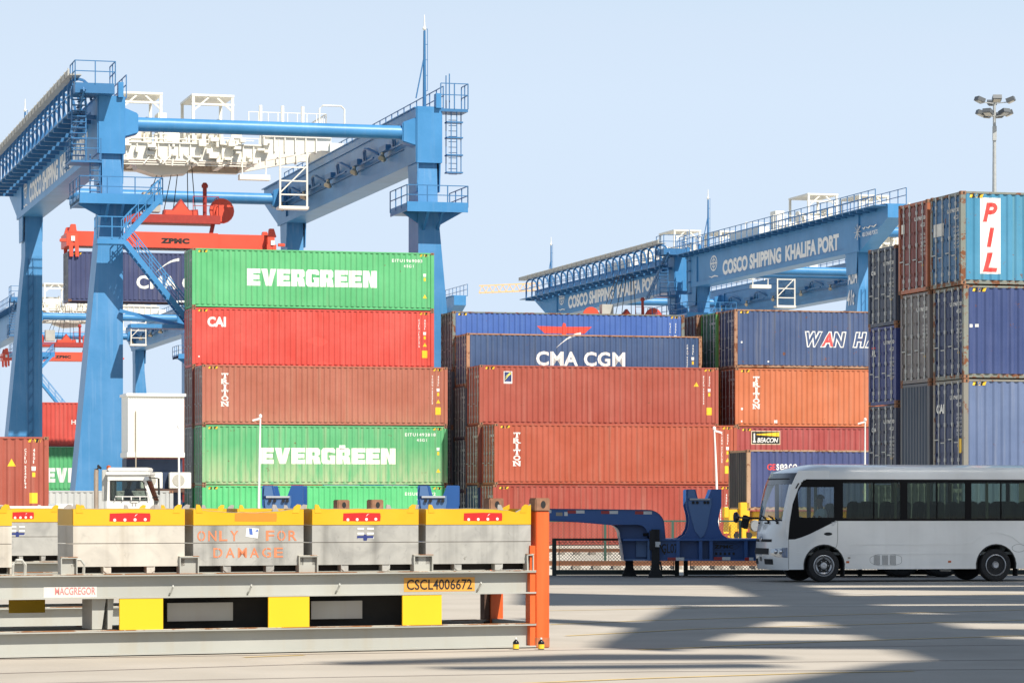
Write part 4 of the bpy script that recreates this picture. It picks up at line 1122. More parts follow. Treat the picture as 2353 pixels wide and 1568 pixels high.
spreader((q.x-5.0, q.y, EYE+(HZ-832)/F*330.0), PHI+math.radians(0), 'small distant red spreader seen between the big crane legs')
q = at(1440, HZ, 262.0)
spreader((q.x-6.2, q.y, EYE+(HZ-792)/F*262.0), PHI, 'red spreader under the middle distance crane above the blue emblem container')
# ------------------------------------------------------------------ flat rack with lashing bins in the foreground
RPHI = math.radians(24.0)
RU = Vector((math.cos(RPHI), math.sin(RPHI), 0)); RV = Vector((-math.sin(RPHI), math.cos(RPHI), 0))
def on_line(px, org, U):
    """length along U from org of the point seen at column px"""
    a = (px-1176.0)/F
    return (a*org.y - org.x)/(U.x - a*U.y)
def rack_paint():
    return paint('rack_paint', (0.43,0.43,0.39), rust=0.04, fade=0.2, streak=0.25, dirt=(0.36,0.28,0.16))
RK = rack_paint()
def mottle(m, amount=0.55):
    """scuffed grey metal: large dull patches and dark smears over the bin's paint"""
    t_ = m.node_tree; b_ = t_.nodes['Principled BSDF']; src = b_.inputs['Base Color'].links[0].from_socket
    tc_ = _n(t_, 'ShaderNodeTexCoord'); oi_ = _n(t_, 'ShaderNodeObjectInfo'); ad_ = _n(t_, 'ShaderNodeVectorMath', operation='ADD'); sc_ = _n(t_, 'ShaderNodeMath', operation='MULTIPLY'); sc_.inputs[1].default_value = 37.0
    t_.links.new(oi_.outputs['Random'], sc_.inputs[0]); t_.links.new(tc_.outputs['Object'], ad_.inputs[0]); t_.links.new(sc_.outputs[0], ad_.inputs[1])
    for scl, d_, a0, a1, k in ((3.2, 7, 0.42, 0.68, amount), (11.0, 5, 0.60, 0.75, amount*0.8)):
        n_ = _n(t_, 'ShaderNodeTexNoise'); n_.inputs['Scale'].default_value = scl; n_.inputs['Detail'].default_value = d_; n_.inputs['Distortion'].default_value = 0.8
        t_.links.new(ad_.outputs[0], n_.inputs['Vector'])
        r_ = _n(t_, 'ShaderNodeMapRange'); r_.inputs['From Min'].default_value = a0; r_.inputs['From Max'].default_value = a1; r_.inputs['To Max'].default_value = k
        t_.links.new(n_.outputs['Fac'], r_.inputs['Value'])
        x_ = _n(t_, 'ShaderNodeMix', data_type='RGBA', blend_type='MULTIPLY'); t_.links.new(r_.outputs['Result'], x_.inputs['Factor']); t_.links.new(src, x_.inputs['A']); x_.inputs['B'].default_value = (0.52,0.53,0.55,1)
        src = x_.outputs['Result']
    t_.links.new(src, b_.inputs['Base Color'])
RKE = paint('rack_rusty_edge', (0.62,0.58,0.48), rust=0.42, streak=0.3, rcol=(0.30,0.13,0.05))
YEL = paint('bin_yellow_paint', (0.74,0.415,0.010), rust=0.04, fade=0.1, streak=0.12, dirt=(0.5,0.33,0.05))
YELP = plain('pocket_yellow_paint', (0.76,0.47,0.008), 0.5, vary=0.05, scale=2)
ORG = paint('orange_post_paint', (0.74,0.115,0.020), rust=0.05, fade=0.1, streak=0.3, dirt=(0.75,0.30,0.10), rcol=(0.75,0.45,0.25), rscale=9)
BIN = paint('galvanised_bin_grey', (0.42,0.41,0.375), rust=0.05, fade=0.45, streak=0.7, dirt=(0.17,0.165,0.15), rcol=(0.13,0.12,0.10), rough=0.55)
BINW = paint('sunlit_bin_grey', (0.58,0.535,0.46), rust=0.05, fade=0.35, streak=0.6, dirt=(0.33,0.28,0.21), rcol=(0.25,0.21,0.16), rough=0.55)  # paler bin paint, with the sunlit look of the left bins put in
mottle(BIN); mottle(BINW, 0.35)
STEN = plain('faded_orange_stencil', (0.62,0.20,0.09), 0.6, vary=0.35, scale=9)
LABR = plain('red_label', (0.50,0.012,0.012), 0.5, vary=0.15)
RW = 1.5
RORG = at(1262, HZ, 36.8); RORG.z = 0.0                     # near right bottom corner of the rack
def rx(px, back=0.0):
    return on_line(px, RORG + RV*back, RU)
def ibeam(mb, x0, x1, yf, z0, z1, depth=0.14, web=0.10, fl=0.018):
    """channel beam with its web set back from the flange edges"""
    mb.box(x0, x1, yf, yf+depth, z0, z0+fl); mb.box(x0, x1, yf, yf+depth, z1-fl, z1)
    mb.box(x0, x1, yf+web, yf+web+0.012, z0+fl, z1-fl)
    return mb
def flat_rack(org, label, x0=-12.19, full=True):
    t = thing('flat_rack', (org.x, org.y, org.z), RPHI, label, 'flat rack', 'grey flat racks loaded with lashing bins')
    for nm, yf in (('front', 0.0), ('rear', RW-0.14)):
        for z0, z1, b in ((0.012,0.285,'lower_beam'), (0.640,0.905,'upper_beam')):
            mb = MB(); ibeam(mb, x0, -0.17, yf if nm == 'front' else yf, z0, z1, web=0.10 if nm == 'front' else 0.02)
            o = mb.build(b, RK, t)
            e = MB().box(x0, -0.172, yf-0.004, yf+0.145, z1, z1+0.006); e.build('rusty_edge', RKE, o)
    for x in (x0+0.19, -0.0):
        for y in (0.0, RW-0.16):
            front = y == 0.0
            mb = MB().box(x-0.17, x, y, y+0.17, 0.0, 1.60)
            po = mb.build('corner_post', ORG, t, bevel=0.008)
            MB().box(x-0.185, x+0.005, y-0.01, y+0.18, 1.60, 1.757).build('corner_casting', rusty, po, bevel=0.012)
            MB().box(x-0.178, x+0.004, y-0.004, y+0.174, 0.0, 0.13).build('corner_casting', plain('orange_rusty_casting', (0.42,0.13,0.05), 0.8, vary=0.4, scale=15), po, bevel=0.01)
            h = [(x-0.085+0.032*math.cos(2*math.pi*i/12), y-0.0115, 1.68+0.045*math.sin(2*math.pi*i/12)) for i in range(12)]
            MB().add(h, [tuple(range(12))]).build('casting_hole', black_ink, po)
            MB().box(x-0.24, x-0.17, y+0.02, y+0.15, 0.02, 1.2).build('post_plate', darkrust if not front else ORG, po)
        mb = MB().box(x-0.15 if x > -1 else x-0.17, x-0.02 if x > -1 else x, 0.17, RW-0.16, 0.02, 0.30); mb.box(x-0.15, x-0.02, 0.17, RW-0.16, 0.62, 0.9)
        mb.build('end_beam', RK, t)
    mb = MB()
    n = 14
    for i in range(n):
        x = x0+0.5+i*(-x0-1.0)/(n-1); mb.box(x-0.05, x+0.05, 0.12, RW-0.14, 0.66, 0.88)
    mb.box(x0, -0.2, 0.145, RW-0.14, 0.84, 0.86)
    mb.build('deck', RK, t)
    return t
rack = flat_rack(RORG, 'long grey flat rack with orange corner post in the foreground, marked CSCL4006672')
# fork pockets, pads, hooks, markings
for a, b, zz in ((275,375,0), (617,711,0), (925,1015,0)):
    xa, xb = rx(a), rx(b)
    mb = MB().box(xa, xb, 0.006, 0.030, 0.292, 0.640)
    mb.build('fork_pocket', YELP, rack)
xa, xb = rx(12, RW), rx(95, RW)
MB().box(xa, xb, RW-0.16, RW-0.15, 0.45, 0.66).build('fork_pocket', YELP, rack)
for a, b in ((212,244), (248,262)):
    xa, xb = rx(a, 0.1), rx(b, 0.1)
    MB().prism([(xa,0.30),(xa+(xb-xa)*0.7,0.30),(xb,0.638),(xa,0.638)], 0.11, 0.5).build('gusset', RK, rack)
xa, xb = rx(835), rx(925)
MB().box(rx(385,0.24), rx(535,0.24), 0.24, 0.26, 0.37, 0.575).build('inner_web', RK, rack)
MB().box(rx(715,0.24), rx(832,0.24), 0.24, 0.26, 0.37, 0.575).build('inner_web', RK, rack)
MB().box(rx(372,0.45), rx(925,0.45), 0.45, 0.48, 0.02, 0.84).build('shade_backing', plain('shade_backing_black', (0.030,0.029,0.026), 0.8, vary=0.4), rack)  # black panel for the gap between beams: underside structure and its shade
for a, b in ((140,178), (413,457), (687,731), (951,995), (1211,1226)):
    xa, xb = rx(a), rx(b)
    mb = MB().box(xa, xb, 0.05, 0.12, 0.911, 1.085); mb.box(xa, xa+0.012, 0.0, 0.05, 0.911, 1.09); mb.box(xb-0.012, xb, 0.0, 0.05, 0.911, 1.09); mb.box(xa, xb, 0.0, 0.05, 1.085, 1.098)
    o = mb.build('stopper', RK, rack)
    e = MB().box(xa-0.003, xb+0.003, -0.003, 0.052, 1.098, 1.104); e.build('rusty_edge', RKE, o)
for px in (395, 778, 1143, 1103, 575):
    x = rx(px)
    if px == 1143: continue
    mb = MB().path([(x,0.10,0.665),(x-0.005,0.03,0.70),(x+0.012,0.0,0.76),(x+0.02,0.02,0.775),(x+0.022,0.09,0.71)], 0.010, 6)
    mb.build('lashing_hook', RK, rack)
for px in (30, 165):
    x = rx(px, 0.05)
    mb = MB().path([(x,0.08,0.91),(x,0.06,1.02),(x+0.04,0.06,1.07),(x+0.10,0.06,1.07),(x+0.14,0.06,1.02),(x+0.14,0.08,0.91)], 0.018, 6); mb.build('lashing_ring', RK, rack)
def rack_text(s, a, b, z0, z1, mat, bold=0.03, back=None, pad=0.06):
    xa, xb = rx(a, 0.1), rx(b, 0.1)
    if back: MB().quad((xa-pad,0.0975,z0-pad*0.6),(xb+pad,0.0975,z0-pad*0.6),(xb+pad,0.0975,z1+pad*0.6),(xa-pad,0.0975,z1+pad*0.6)).build('marking_plate', back, rack)
    text_mb(MB(), s, (xa,0.0950,z0), (1,0,0), (0,0,1), wd=xb-xa, ht=z1-z0, bold=bold).build('lettering', mat, rack)
rack_text('CSCL4006672', 934, 1084, 0.695, 0.815, black_ink, 0.012, plain('orange_marking_patch', (0.66,0.31,0.05), 0.6, vary=0.1), 0.035)
mb = MB(); xa, xb = rx(934,0.1), rx(1084,0.1)
for i in range(11): mb.quad(*[(xa+(xb-xa)*(i+0.5)/11+dx,0.0935,z) for dx, z in ((-0.0015,0.69),(0.0015,0.69),(0.0015,0.705),(-0.0015,0.705))])
mb.build('stencil_bridge', plain('orange_marking_patch', (0.72,0.36,0.06)), rack)
xa, xb = rx(100,0.1), rx(222,0.1)
MB().quad((xa,0.0975,0.655),(xb,0.0975,0.655),(xb,0.0975,0.775),(xa,0.0975,0.775)).build('marking_plate', plain('white_sticker', (0.62,0.60,0.55), 0.5), rack)
text_mb(MB(), 'MACGREGOR', (rx(126,0.1),0.0950,0.685), (1,0,0), (0,0,1), wd=rx(219,0.1)-rx(126,0.1), ht=0.082, bold=0.012).build('lettering', plain('faded_red_ink', (0.58,0.20,0.19), 0.6, vary=0.3, scale=20), rack)

BG = 'lashing bins with yellow top bands on the foreground rack'
def bin_(px0, px1, label, mat, back=0.05, plate=(0.33,0.68), depth=0.62, org=None, torn=False, z=0.918, group=BG, lab=LABR):
    """one open steel lashing bin; px0..px1 = the columns its front spans"""
    org = org or RORG; o0 = org + RV*back
    xa = on_line(px0, o0, RU); W = on_line(px1, o0, RU) - xa
    base = o0 + RU*xa; d = 0.012; H = 0.712
    t = thing('lashing_bin', (base.x, base.y, z), RPHI, label, 'bin', group)
    mb = MB(); z0 = 0.075
    for q0, q1 in ((z0, 0.326), (0.334, 0.528)):
        mb.box(0, W, 0, d, q0, q1); mb.box(0, W, depth-d, depth, q0, q1); mb.box(0, d, d, depth-d, q0, q1); mb.box(W-d, W, d, depth-d, q0, q1)
    mb.box(0.012, W-0.012, 0.012, depth-0.012, z0, z0+0.02)
    mb.box(0.006, W-0.006, 0.006, 0.012, 0.32, 0.34)
    body = mb.build('body', mat, t)
    MB().box(0.004, W-0.004, 0.004, 0.010, 0.324, 0.337).build('seam', plain('dark_seam', (0.14,0.12,0.10), 0.8), body)
    mb = MB()                                              # yellow band, its rim a little buckled
    k = 14; rim = []
    rnd = random.Random(hash(label) % 1000)
    for i in range(k+1):
        s_ = i/k; sag = 0.0
        if torn: sag = -0.045*math.sin(math.pi*min(1, s_*1.06))*(1 if s_ < 0.94 else 0.3)
        elif 'buckled' in label: sag = -0.018*max(0, s_-0.55)/0.25 if s_ < 0.85 else 0.05*(s_-0.92)/0.08
        rim.append((W*s_, H+sag+rnd.uniform(-0.003,0.003)))
    for y, dy in ((-0.006, 0.016), (depth-0.010, 0.016)):
        mb.prism([(0,0.530),(W,0.530)] + rim[::-1], y, y+dy)
    mb.box(-0.004, 0.010, 0.012, depth-0.012, 0.530, H); mb.box(W-0.010, W+0.004, 0.012, depth-0.012, 0.530, H)
    mb.build('yellow_band', YEL, t)
    mb = MB()
    for i in range(k): mb.quad((rim[i][0],-0.009,rim[i][1]+0.001),(rim[i+1][0],-0.009,rim[i+1][1]+0.001),(rim[i+1][0],0.022,rim[i+1][1]+0.004),(rim[i][0],0.022,rim[i][1]+0.004))
    mb.build('rim', plain('bare_steel_rim', (0.50,0.47,0.40), 0.4, 0.3, vary=0.3, scale=8), t)
    MB().box(0.0, W, -0.003, 0.010, 0.5275, 0.5325).build('seam', plain('rust_seam', (0.20,0.13,0.06), 0.8), t)
    feet = MB()
    for f0, f1 in ((0.0,0.03),(0.27,0.34),(0.66,0.73),(0.97,1.0)):
        feet.box(W*f0, W*f1, 0.01, 0.12, 0.0, 0.075); feet.box(W*f0, W*f1, depth-0.12, depth-0.01, 0.0, 0.075)
    feet.prism([(W*0.27,0.075),(W*0.34,0.0),(W*0.30,0.0),(W*0.27,0.03)], 0.0, 0.01); feet.prism([(W*0.73,0.075),(W*0.73,0.03),(W*0.70,0.0),(W*0.66,0.0)], 0.0, 0.01)
    feet.build('foot', mat, t)
    MB().box(0.02, W-0.02, 0.125, depth-0.125, 0.002, 0.078).build('fork_gap_shade', plain('channel_shadow_black', (0.02,0.019,0.017), 0.9), t)  # black block standing for the shade in the fork openings
    for x, yy, sd in ((0.03, -0.004, -1), (W-0.14, -0.004, 1), (0.05, depth-0.02, 1), (W-0.16, depth-0.02, -1)):       # lugs folded up at the rim
        q = [(x,H-0.045),(x+0.08,H-0.045),(x+0.08+0.02*sd,H+0.012),(x+0.075+0.032*sd,H+0.046),(x+0.035+0.03*sd,H+0.052),(x+0.01+0.012*sd,H+0.02)]
        lug = MB().prism(q, yy-0.006, yy+0.010)
        lug.build('lifting_lug', YEL if (x < W/2) == (sd < 0) else plain('bare_lug_steel', (0.48,0.44,0.40), 0.5, 0.3, vary=0.35, scale=10), t)
    p0, p1 = plate
    wob = [(W*p0,0.575),(W*(p0+p1)/2,0.570),(W*p1,0.572),(W*p1+0.006,0.625),(W*p1,0.664),(W*(p0+p1)/2,0.668),(W*p0+0.004,0.662)]
    pl = MB().add([(a,-0.0075 if not torn else -0.0075,b) for a, b in wob], [tuple(range(7))]).build('red_label', lab, t)
    if lab is LABR:
        mb = MB()
        for i in range(4):
            cx = W*(p0+(p1-p0)*(0.13+0.25*i)); mb.lathe([(0,-0.0015),(0.016,-0.0012),(0.018,0)], (cx,-0.0085,0.588+0.002*i), 'y', 10)
        mb.add([(W*(p0+(p1-p0)*0.64),-0.0082,0.645),(W*(p0+(p1-p0)*0.70),-0.0082,0.66),(W*(p0+(p1-p0)*0.62),-0.0082,0.625)], [(0,1,2)])
        mb.build('paint_chips', plain('chipped_white', (0.75,0.66,0.62), 0.6), pl)
    def txt(s, fx0, fx1, q0, q1, m, **k2):
        text_mb(MB(), s, (W*fx0,-0.003,q0), (1,0,0), (0,0,1), wd=W*(fx1-fx0), ht=q1-q0, **k2).build('lettering', m, t)
    return t, W, txt
bin_(-95, 27, 'grey bin cut off by the left edge of the picture, in the front row', BINW, plate=(0.2,0.5))
t, W, txt = bin_(168, 424, 'beige bin with a red chipped label, beside the ONLY FOR DAMAGE bin', BINW, plate=(0.32,0.685))

t, W, txt = bin_(444, 697, 'bin stencilled ONLY FOR DAMAGE in orange, with a sagging torn rim', BIN, plate=(0.37,0.75), torn=True, lab=plain('orange_label', (0.78,0.22,0.02), 0.5))
def stencil(word, x0, x1, z0, z1, gap):
    n = len(word); stp = (x1-x0)/n
    for i, ch in enumerate(word):
        w_ = stp*(0.74 if ch not in 'I' else 0.2)
        mb = text_mb(MB(), ch, (x0+stp*i,-0.003,z0), (1,0,0), (0,0,1), wd=w_, ht=z1-z0, bold=0.012)
        lt = mb.build('lettering', STEN, t)
        if ch in 'ODG': MB().quad((x0+stp*i+w_*0.46,-0.0045,z0-0.002),(x0+stp*i+w_*0.54,-0.0045,z0-0.002),(x0+stp*i+w_*0.54,-0.0045,z1+0.002),(x0+stp*i+w_*0.46,-0.0045,z1+0.002)).build('stencil_bridge', BIN, lt)
stencil('ONLY', W*0.035, W*0.43, 0.352, 0.468, 0); stencil('FOR', W*0.655, W*0.965, 0.352, 0.468, 0); stencil('DAMAGE', W*0.18, W*0.84, 0.165, 0.275, 0)
mb = MB(); mb.quad((W*0.47,-0.003,0.40),(W*0.58,-0.003,0.38),(W*0.59,-0.003,0.49),(W*0.48,-0.003,0.50)); mb.build('torn_sticker', white_ink, t)
mb = MB(); mb.add([(W*0.505,-0.0045,0.425),(W*0.535,-0.0045,0.42),(W*0.53,-0.0045,0.49),(W*0.50,-0.0045,0.495)], [(0,1,2,3)]); mb.add([(W*0.555,-0.0045,0.46),(W*0.585,-0.0045,0.455),(W*0.58,-0.0045,0.485)], [(0,1,2)]); mb.build('torn_sticker', plain('sticker_blue', (0.06,0.13,0.42), 0.5), t)
def emblem(t, W, fx, zc, s=1.0):
    """white and blue interlocked emblem sticker"""
    mb = MB(); x = W*fx
    for dx in (-0.095, 0.025): 
        for dz in (0.055, 0.0, -0.05): mb.quad((x+dx*s,-0.003,zc+dz),(x+(dx+0.08)*s,-0.003,zc+dz),(x+(dx+0.08)*s,-0.003,zc+dz+0.022),(x+dx*s,-0.003,zc+dz+0.022))
    mb.build('emblem', white_ink, t)
    mb = MB(); mb.add([(x-0.10*s,-0.0036,zc-0.045),(x-0.10*s,-0.0036,zc-0.015),(x-0.02*s,-0.0036,zc-0.015),(x-0.015*s,-0.0036,zc),(x+0.015*s,-0.0036,zc),(x+0.02*s,-0.0036,zc-0.015),(x+0.10*s,-0.0036,zc-0.015),(x+0.10*s,-0.0036,zc-0.045),(x+0.025*s,-0.0036,zc-0.045),(x+0.02*s,-0.0036,zc-0.07),(x-0.02*s,-0.0036,zc-0.07),(x-0.025*s,-0.0036,zc-0.045)], [tuple(range(12))]); mb.build('emblem', plain('emblem_blue', (0.02,0.035,0.16), 0.5), t)
t, W, txt = bin_(717, 961, 'grey bin with a blue and white emblem, right of the ONLY FOR DAMAGE bin', BIN, plate=(0.285,0.635))
emblem(t, W, 0.495, 0.42)
t, W, txt = bin_(978, 1219, 'grey bin with a buckled rim next to the orange post, last in the row', BIN, plate=(0.355,0.72))
# --- second rack behind with its own bins
R2 = at(880, HZ, 44.6); R2.z = 0.0
rack2 = flat_rack(R2, 'second grey flat rack behind the bins, only posts and top edges showing')
B2 = 'lashing bins on the second rack behind'
for a, b, lb in ((-150,-5,'grey bin at the left edge in the back row'), (8,140,'grey bin with a blue emblem half hidden in the back row at the left'), (180,340,'back row bin hidden behind the beige bin'), (365,520,'back row bin hidden behind the ONLY FOR DAMAGE bin'), (545,710,'back row bin hidden behind the bin with the blue emblem')):
    t, W, txt = bin_(a, b, lb, BIN, org=R2, group=B2, plate=(0.15,0.52))
    if 'half' in lb: emblem(t, W, 0.24, 0.40)
p = R2 + RU*on_line(20, R2, RU)
b_ = MB().box(0, 0.85, 0.15, 1.25, 0, 0.03); b_.box(0.72, 0.95, 0.2, 0.6, 0.03, 0.06); b_.build('white_plate', white, None, loc=(p.x, p.y, 1.635), rz=RPHI)
tag(bpy.data.objects['white_plate'], 'white sheet lying on top of a back row bin at the left', 'plate')
# --- two small bottles standing before the right end
for px, lb in ((1185, 'small black bottle with yellow label, before the beam left of the orange post'), (1243, 'small black bottle with yellow label at the foot of the orange post')):
    p = at(px, HZ, 36.35); t = thing('bottle', (p.x, p.y, 0), 0.4, lb, 'bottle', 'small black bottles on the ground')
    MB().lathe([(0.0,0),(0.034,0.0),(0.036,0.01),(0.036,0.085),(0.020,0.105),(0.012,0.112),(0.012,0.120),(0,0.120)], n=14).build('body', blackgloss, t, smooth=40)
    MB().lathe([(0.0365,0.012),(0.0365,0.062)], n=14).build('label_band', yellow_ink, t)
    MB().lathe([(0.0,0.118),(0.012,0.118),(0.012,0.138),(0.0,0.140)], n=12).build('cap', white_ink, t)

# ------------------------------------------------------------------ blue gooseneck trailer
TB = plain('trailer_blue_paint', (0.016,0.080,0.26), 0.42, vary=0.1, scale=1.2)
TBL = plain('trailer_blue_lit', (0.075,0.155,0.32), 0.45, vary=0.1, scale=1.2)  # lighter trailer blue, the lit look of the saddle panel in its colour
TY = 73.6; TS = F/TY
torg = at(1262, HZ, TY)
def tX(px): return (px-1262)/TS
def tZ(py): return EYE + (HZ-py)/TS
REFR = plain('reflector_red', (0.30,0.008,0.012), 0.3); REFW = plain('reflector_white', (0.55,0.56,0.56), 0.3)
def arcp(cx, cy, rx_, ry_, a0, a1, n=8):
    return [(cx+rx_*math.cos(math.radians(a0+(a1-a0)*i/n)), cy+ry_*math.sin(math.radians(a0+(a1-a0)*i/n))) for i in range(n+1)]
def cradle_prof(cx, zb):
    """saddle post: flared foot, narrow waist, U-shaped notch at the top"""
    k = 1/TS
    P = [(-82,0),(-70,2),(-55,10),(-46,24),(-42,42),(-44,58),(-51,80),(-51,118),(-48,120),(-23,120),(-16,98),(14,98),(24,120),(54,120),(54,80),(47,58),(44,42),(48,24),(57,10),(72,2),(84,0)]
    return [(cx+a*k*0.78, zb+b*k*0.95) for a, b in P]
def shield(cx, zb):
    k = 1/TS
    P = [(-6,0),(-26,22),(-36,52),(-44,82),(-47,118),(-40,97),(15,97),(24,118),(24,84),(18,60),(15,36),(2,8)]
    P = [(-8,2),(-24,18),(-35,48),(-43,78),(-44,92),(16,92),(24,100),(24,84),(17,56),(12,30),(2,8)]
    return [(cx+a*k*0.78, zb+b*k*0.95) for a, b in P]
def cradle_parts(t, cx, zb, y0=0.25, y1=1.7, sx=1.0):
    p = cradle_prof(cx, zb)
    o = MB().prism(p, y0, y0+0.10).build('cradle', TB, t)
    MB().prism(p, y1-0.10, y1).build('cradle', TB, t)
    MB().prism(shield(cx, zb), y0-0.03, y0-0.005).build('saddle_plate', TBL, o)
    k = 0.78/TS
    MB().box(cx-40*k, cx+20*k, y0-0.06, y1, zb+94*0.95/TS, zb+98*0.95/TS).build('saddle_rest', plain('worn_steel_edge', (0.40,0.42,0.44), 0.5, vary=0.2), o)
    bo = MB()
    for i in (-30,-18,4,14): bo.tube((cx+i*k, y0-0.07, zb+88*0.95/TS), (cx+i*k, y0-0.03, zb+88*0.95/TS), 0.035, 8)
    bo.build('bolt', black, o)
    MB().prism([(cx-46*k,zb+98*0.95/TS),(cx-21*k,zb+98*0.95/TS),(cx-26*k,zb+119*0.95/TS),(cx-44*k,zb+119*0.95/TS)], y0-0.05, y0-0.01).build('saddle_cheek', TBL, o)
t = thing('gooseneck_trailer', (torg.x, torg.y, 0), 0.0, 'dark blue gooseneck trailer marked GL07 parked along the fence', 'trailer')
top = [(tX(1215),tZ(1167)), (tX(1488),tZ(1170))] + arcp(tX(1488), tZ(1206), 38/TS, 36/TS, 90, 0)[1:] + [(tX(1529),tZ(1240))]
low = [(tX(1492),tZ(1240)),(tX(1490),tZ(1222))] + arcp(tX(1462), tZ(1222), 24/TS, 18/TS, 0, 90) + [(tX(1400),tZ(1205)),(tX(1330),tZ(1199)),(tX(1262),tZ(1196)),(tX(1215),tZ(1196))]
o = MB().prism(top+low, 0.0, 0.05).build('gooseneck', TB, t)
MB().prism(top+low, 1.9, 1.95).build('gooseneck', TB, t)
mb = MB(); edge = top
for a, b in zip(edge[:-1], edge[1:]): mb.quad((a[0],-0.06,a[1]),(b[0],-0.06,b[1]),(b[0],2.0,b[1]),(a[0],2.0,a[1]))
lo2 = [(tX(1433),tZ(1287)),(tX(1428),tZ(1250)),(tX(1424),tZ(1232))] + arcp(tX(1400), tZ(1230), 24/TS, 25/TS, 0, 80)[1:] + [(tX(1360),tZ(1201)),(tX(1300),tZ(1196)),(tX(1262),tZ(1195)),(tX(1215),tZ(1195))]
for a, b in zip(lo2[:-1], lo2[1:]): mb.quad((a[0],-0.06,a[1]),(b[0],-0.06,b[1]),(b[0],2.0,b[1]),(a[0],2.0,a[1]))
mb.build('flange', TB, o)
mid = [(tX(1433),tZ(1287)),(tX(1424),tZ(1232))] + arcp(tX(1400), tZ(1230), 24/TS, 25/TS, 0, 80)[1:] + [(tX(1462),tZ(1204))] + arcp(tX(1462), tZ(1222), 26/TS, 18/TS, 90, 0)[1:] + [(tX(1492),tZ(1287))]
MB().prism(mid, 0.35, 0.40).build('knee_plate', TB, t)
mb = MB().box(tX(1462), tX(1486), 0.25, 0.34, tZ(1279), tZ(1241)); mb.box(tX(1433), tX(1500), 0.1, 0.3, tZ(1287), tZ(1283)); mb.box(tX(1487),tX(1493),-0.06,0.35,tZ(1287),tZ(1238)); mb.build('knee_box', TBL, t)
mb = MB().box(tX(1430), tX(2180), -0.08, 2.05, tZ(1241), tZ(1237)); mb.box(tX(1492), tX(2180), -0.08, 2.05, tZ(1287), tZ(1283))
mb.box(tX(1492), tX(1555), 0.0, 0.05, tZ(1283), tZ(1241)); mb.box(tX(1555), tX(2180), 0.22, 0.27, tZ(1283), tZ(1241)); mb.box(tX(1492), tX(2180), 1.9, 1.95, tZ(1283), tZ(1241))
for px in (1497, 1556, 1608, 1632, 1712, 1790, 1870, 1950): mb.box(tX(px)-0.03, tX(px)+0.05, -0.05, 0.25, tZ(1283), tZ(1241))
mb.build('deck_frame', TB, t)
text_mb(MB(), 'GL07', (tX(1519),-0.004,tZ(1270)), (1,0,0), (0,0,1), wd=38/TS, ht=22/TS, bold=0.02).build('lettering', black_ink, t)
mb = MB(); text_mb(mb, 'ZPMC', (tX(1642),0.214,tZ(1259)), (1,0,0), (0,0,1), wd=44/TS, ht=8/TS, bold=0.05, space=1.1); ring = arcp(tX(1664), tZ(1255), 34/TS, 9/TS, 0, 360, 24)
for a, b in zip(ring[:-1], ring[1:]): mb.bar((a[0],0.216,a[1]),(b[0],0.216,b[1]),0.012,0.006)
for i in range(6): mb.quad((tX(1634+i*10),0.214,tZ(1274)),(tX(1639+i*10),0.214,tZ(1274)),(tX(1639+i*10),0.214,tZ(1268)),(tX(1634+i*10),0.214,tZ(1268)))
mb.build('lettering', black_ink, t)
for px, py, wd in ((1323,1174,39),(1400,1175,39),(1478,1176,39),(1247,1173,39),(1552,1282,38),(1658,1281,38),(1720,1282,20),(1860,1282,38)):
    x = tX(px); h = 5.5/TS; hw = wd/2/TS; yy = -0.066 if py < 1200 else -0.085
    yy = -0.004 if py < 1200 else -0.085
    o = MB().box(x-hw, x, yy-0.004, yy, tZ(py)-h/2*0.9-0.02, tZ(py)+h/2).build('reflector', REFR, t)
    MB().box(x, x+hw, yy-0.004, yy, tZ(py)-h/2*0.9-0.02, tZ(py)+h/2).build('white_half', REFW, o)
MB().box(tX(1277), tX(1292), -0.008, -0.003, tZ(1184), tZ(1176)).build('data_plate', plain('brass_plate', (0.28,0.25,0.20), 0.5, vary=0.3), t)
MB().box(tX(1296), tX(1304), -0.008, -0.003, tZ(1184), tZ(1175)).build('data_plate', REFW, t)
for px, top_, foot, y in ((1450, 1287, 1325, 1.2), (1505, 1215, 1330, -0.22)):
    hw = 9/TS
    zf = 0.0
    mb = MB().box(tX(px)-hw, tX(px)+hw, y, y+0.18, 0.2, tZ(top_)); mb.prism([(tX(px)-1.9*hw,zf),(tX(px)+1.9*hw,zf),(tX(px)+hw,0.22),(tX(px)-hw,0.22)], y-0.06, y+0.24)
    if y < 0: mb.box(tX(px)-1.5*hw, tX(px)-0.2*hw, y-0.04, y+0.2, tZ(1262), tZ(1218)); mb.bar((tX(px)+hw,y,tZ(1250)),(tX(px)+hw+0.12,y-0.05,tZ(1272)),0.03); mb.bar((tX(1515),y,tZ(1288)),(tX(1519),y,tZ(1307)),0.04)
    lg = mb.build('landing_leg', black, t)
    if y < 0: MB().box(tX(px)-0.01, tX(px)+0.11, y-0.012, y-0.002, tZ(1255), tZ(1243)).build('data_plate', REFW, lg)
cradle_parts(t, tX(1617), tZ(1237), 0.3, 1.6)
MB().tube((tX(1478),0.25,tZ(1227)),(tX(1492),0.25,tZ(1227)),0.03,8).build('coupling_pin', black, t)
wz = 0.50
for px in (2070, 2165):
    for y in (0.05, 1.55):
        MB().lathe([(0.28,-0.02),(0.30,-0.14),(0.44,-0.15),(0.50,-0.10),(0.50,0.12),(0.44,0.16),(0.28,0.16)], (tX(px), y+0.15, wz), 'y', 28).build('tyre', black, t, smooth=35)
        MB().lathe([(0.0,-0.10),(0.10,-0.12),(0.12,-0.05),(0.24,-0.03),(0.29,-0.13),(0.30,0.1),(0.0,0.1)], (tX(px), y+0.15, wz), 'y', 20).build('rim', TB if px == 2070 else galv, t, smooth=35)
MB().box(tX(2020), tX(2180), 0.3, 1.6, 0.45, tZ(1287)).build('axle_beam', black, t)
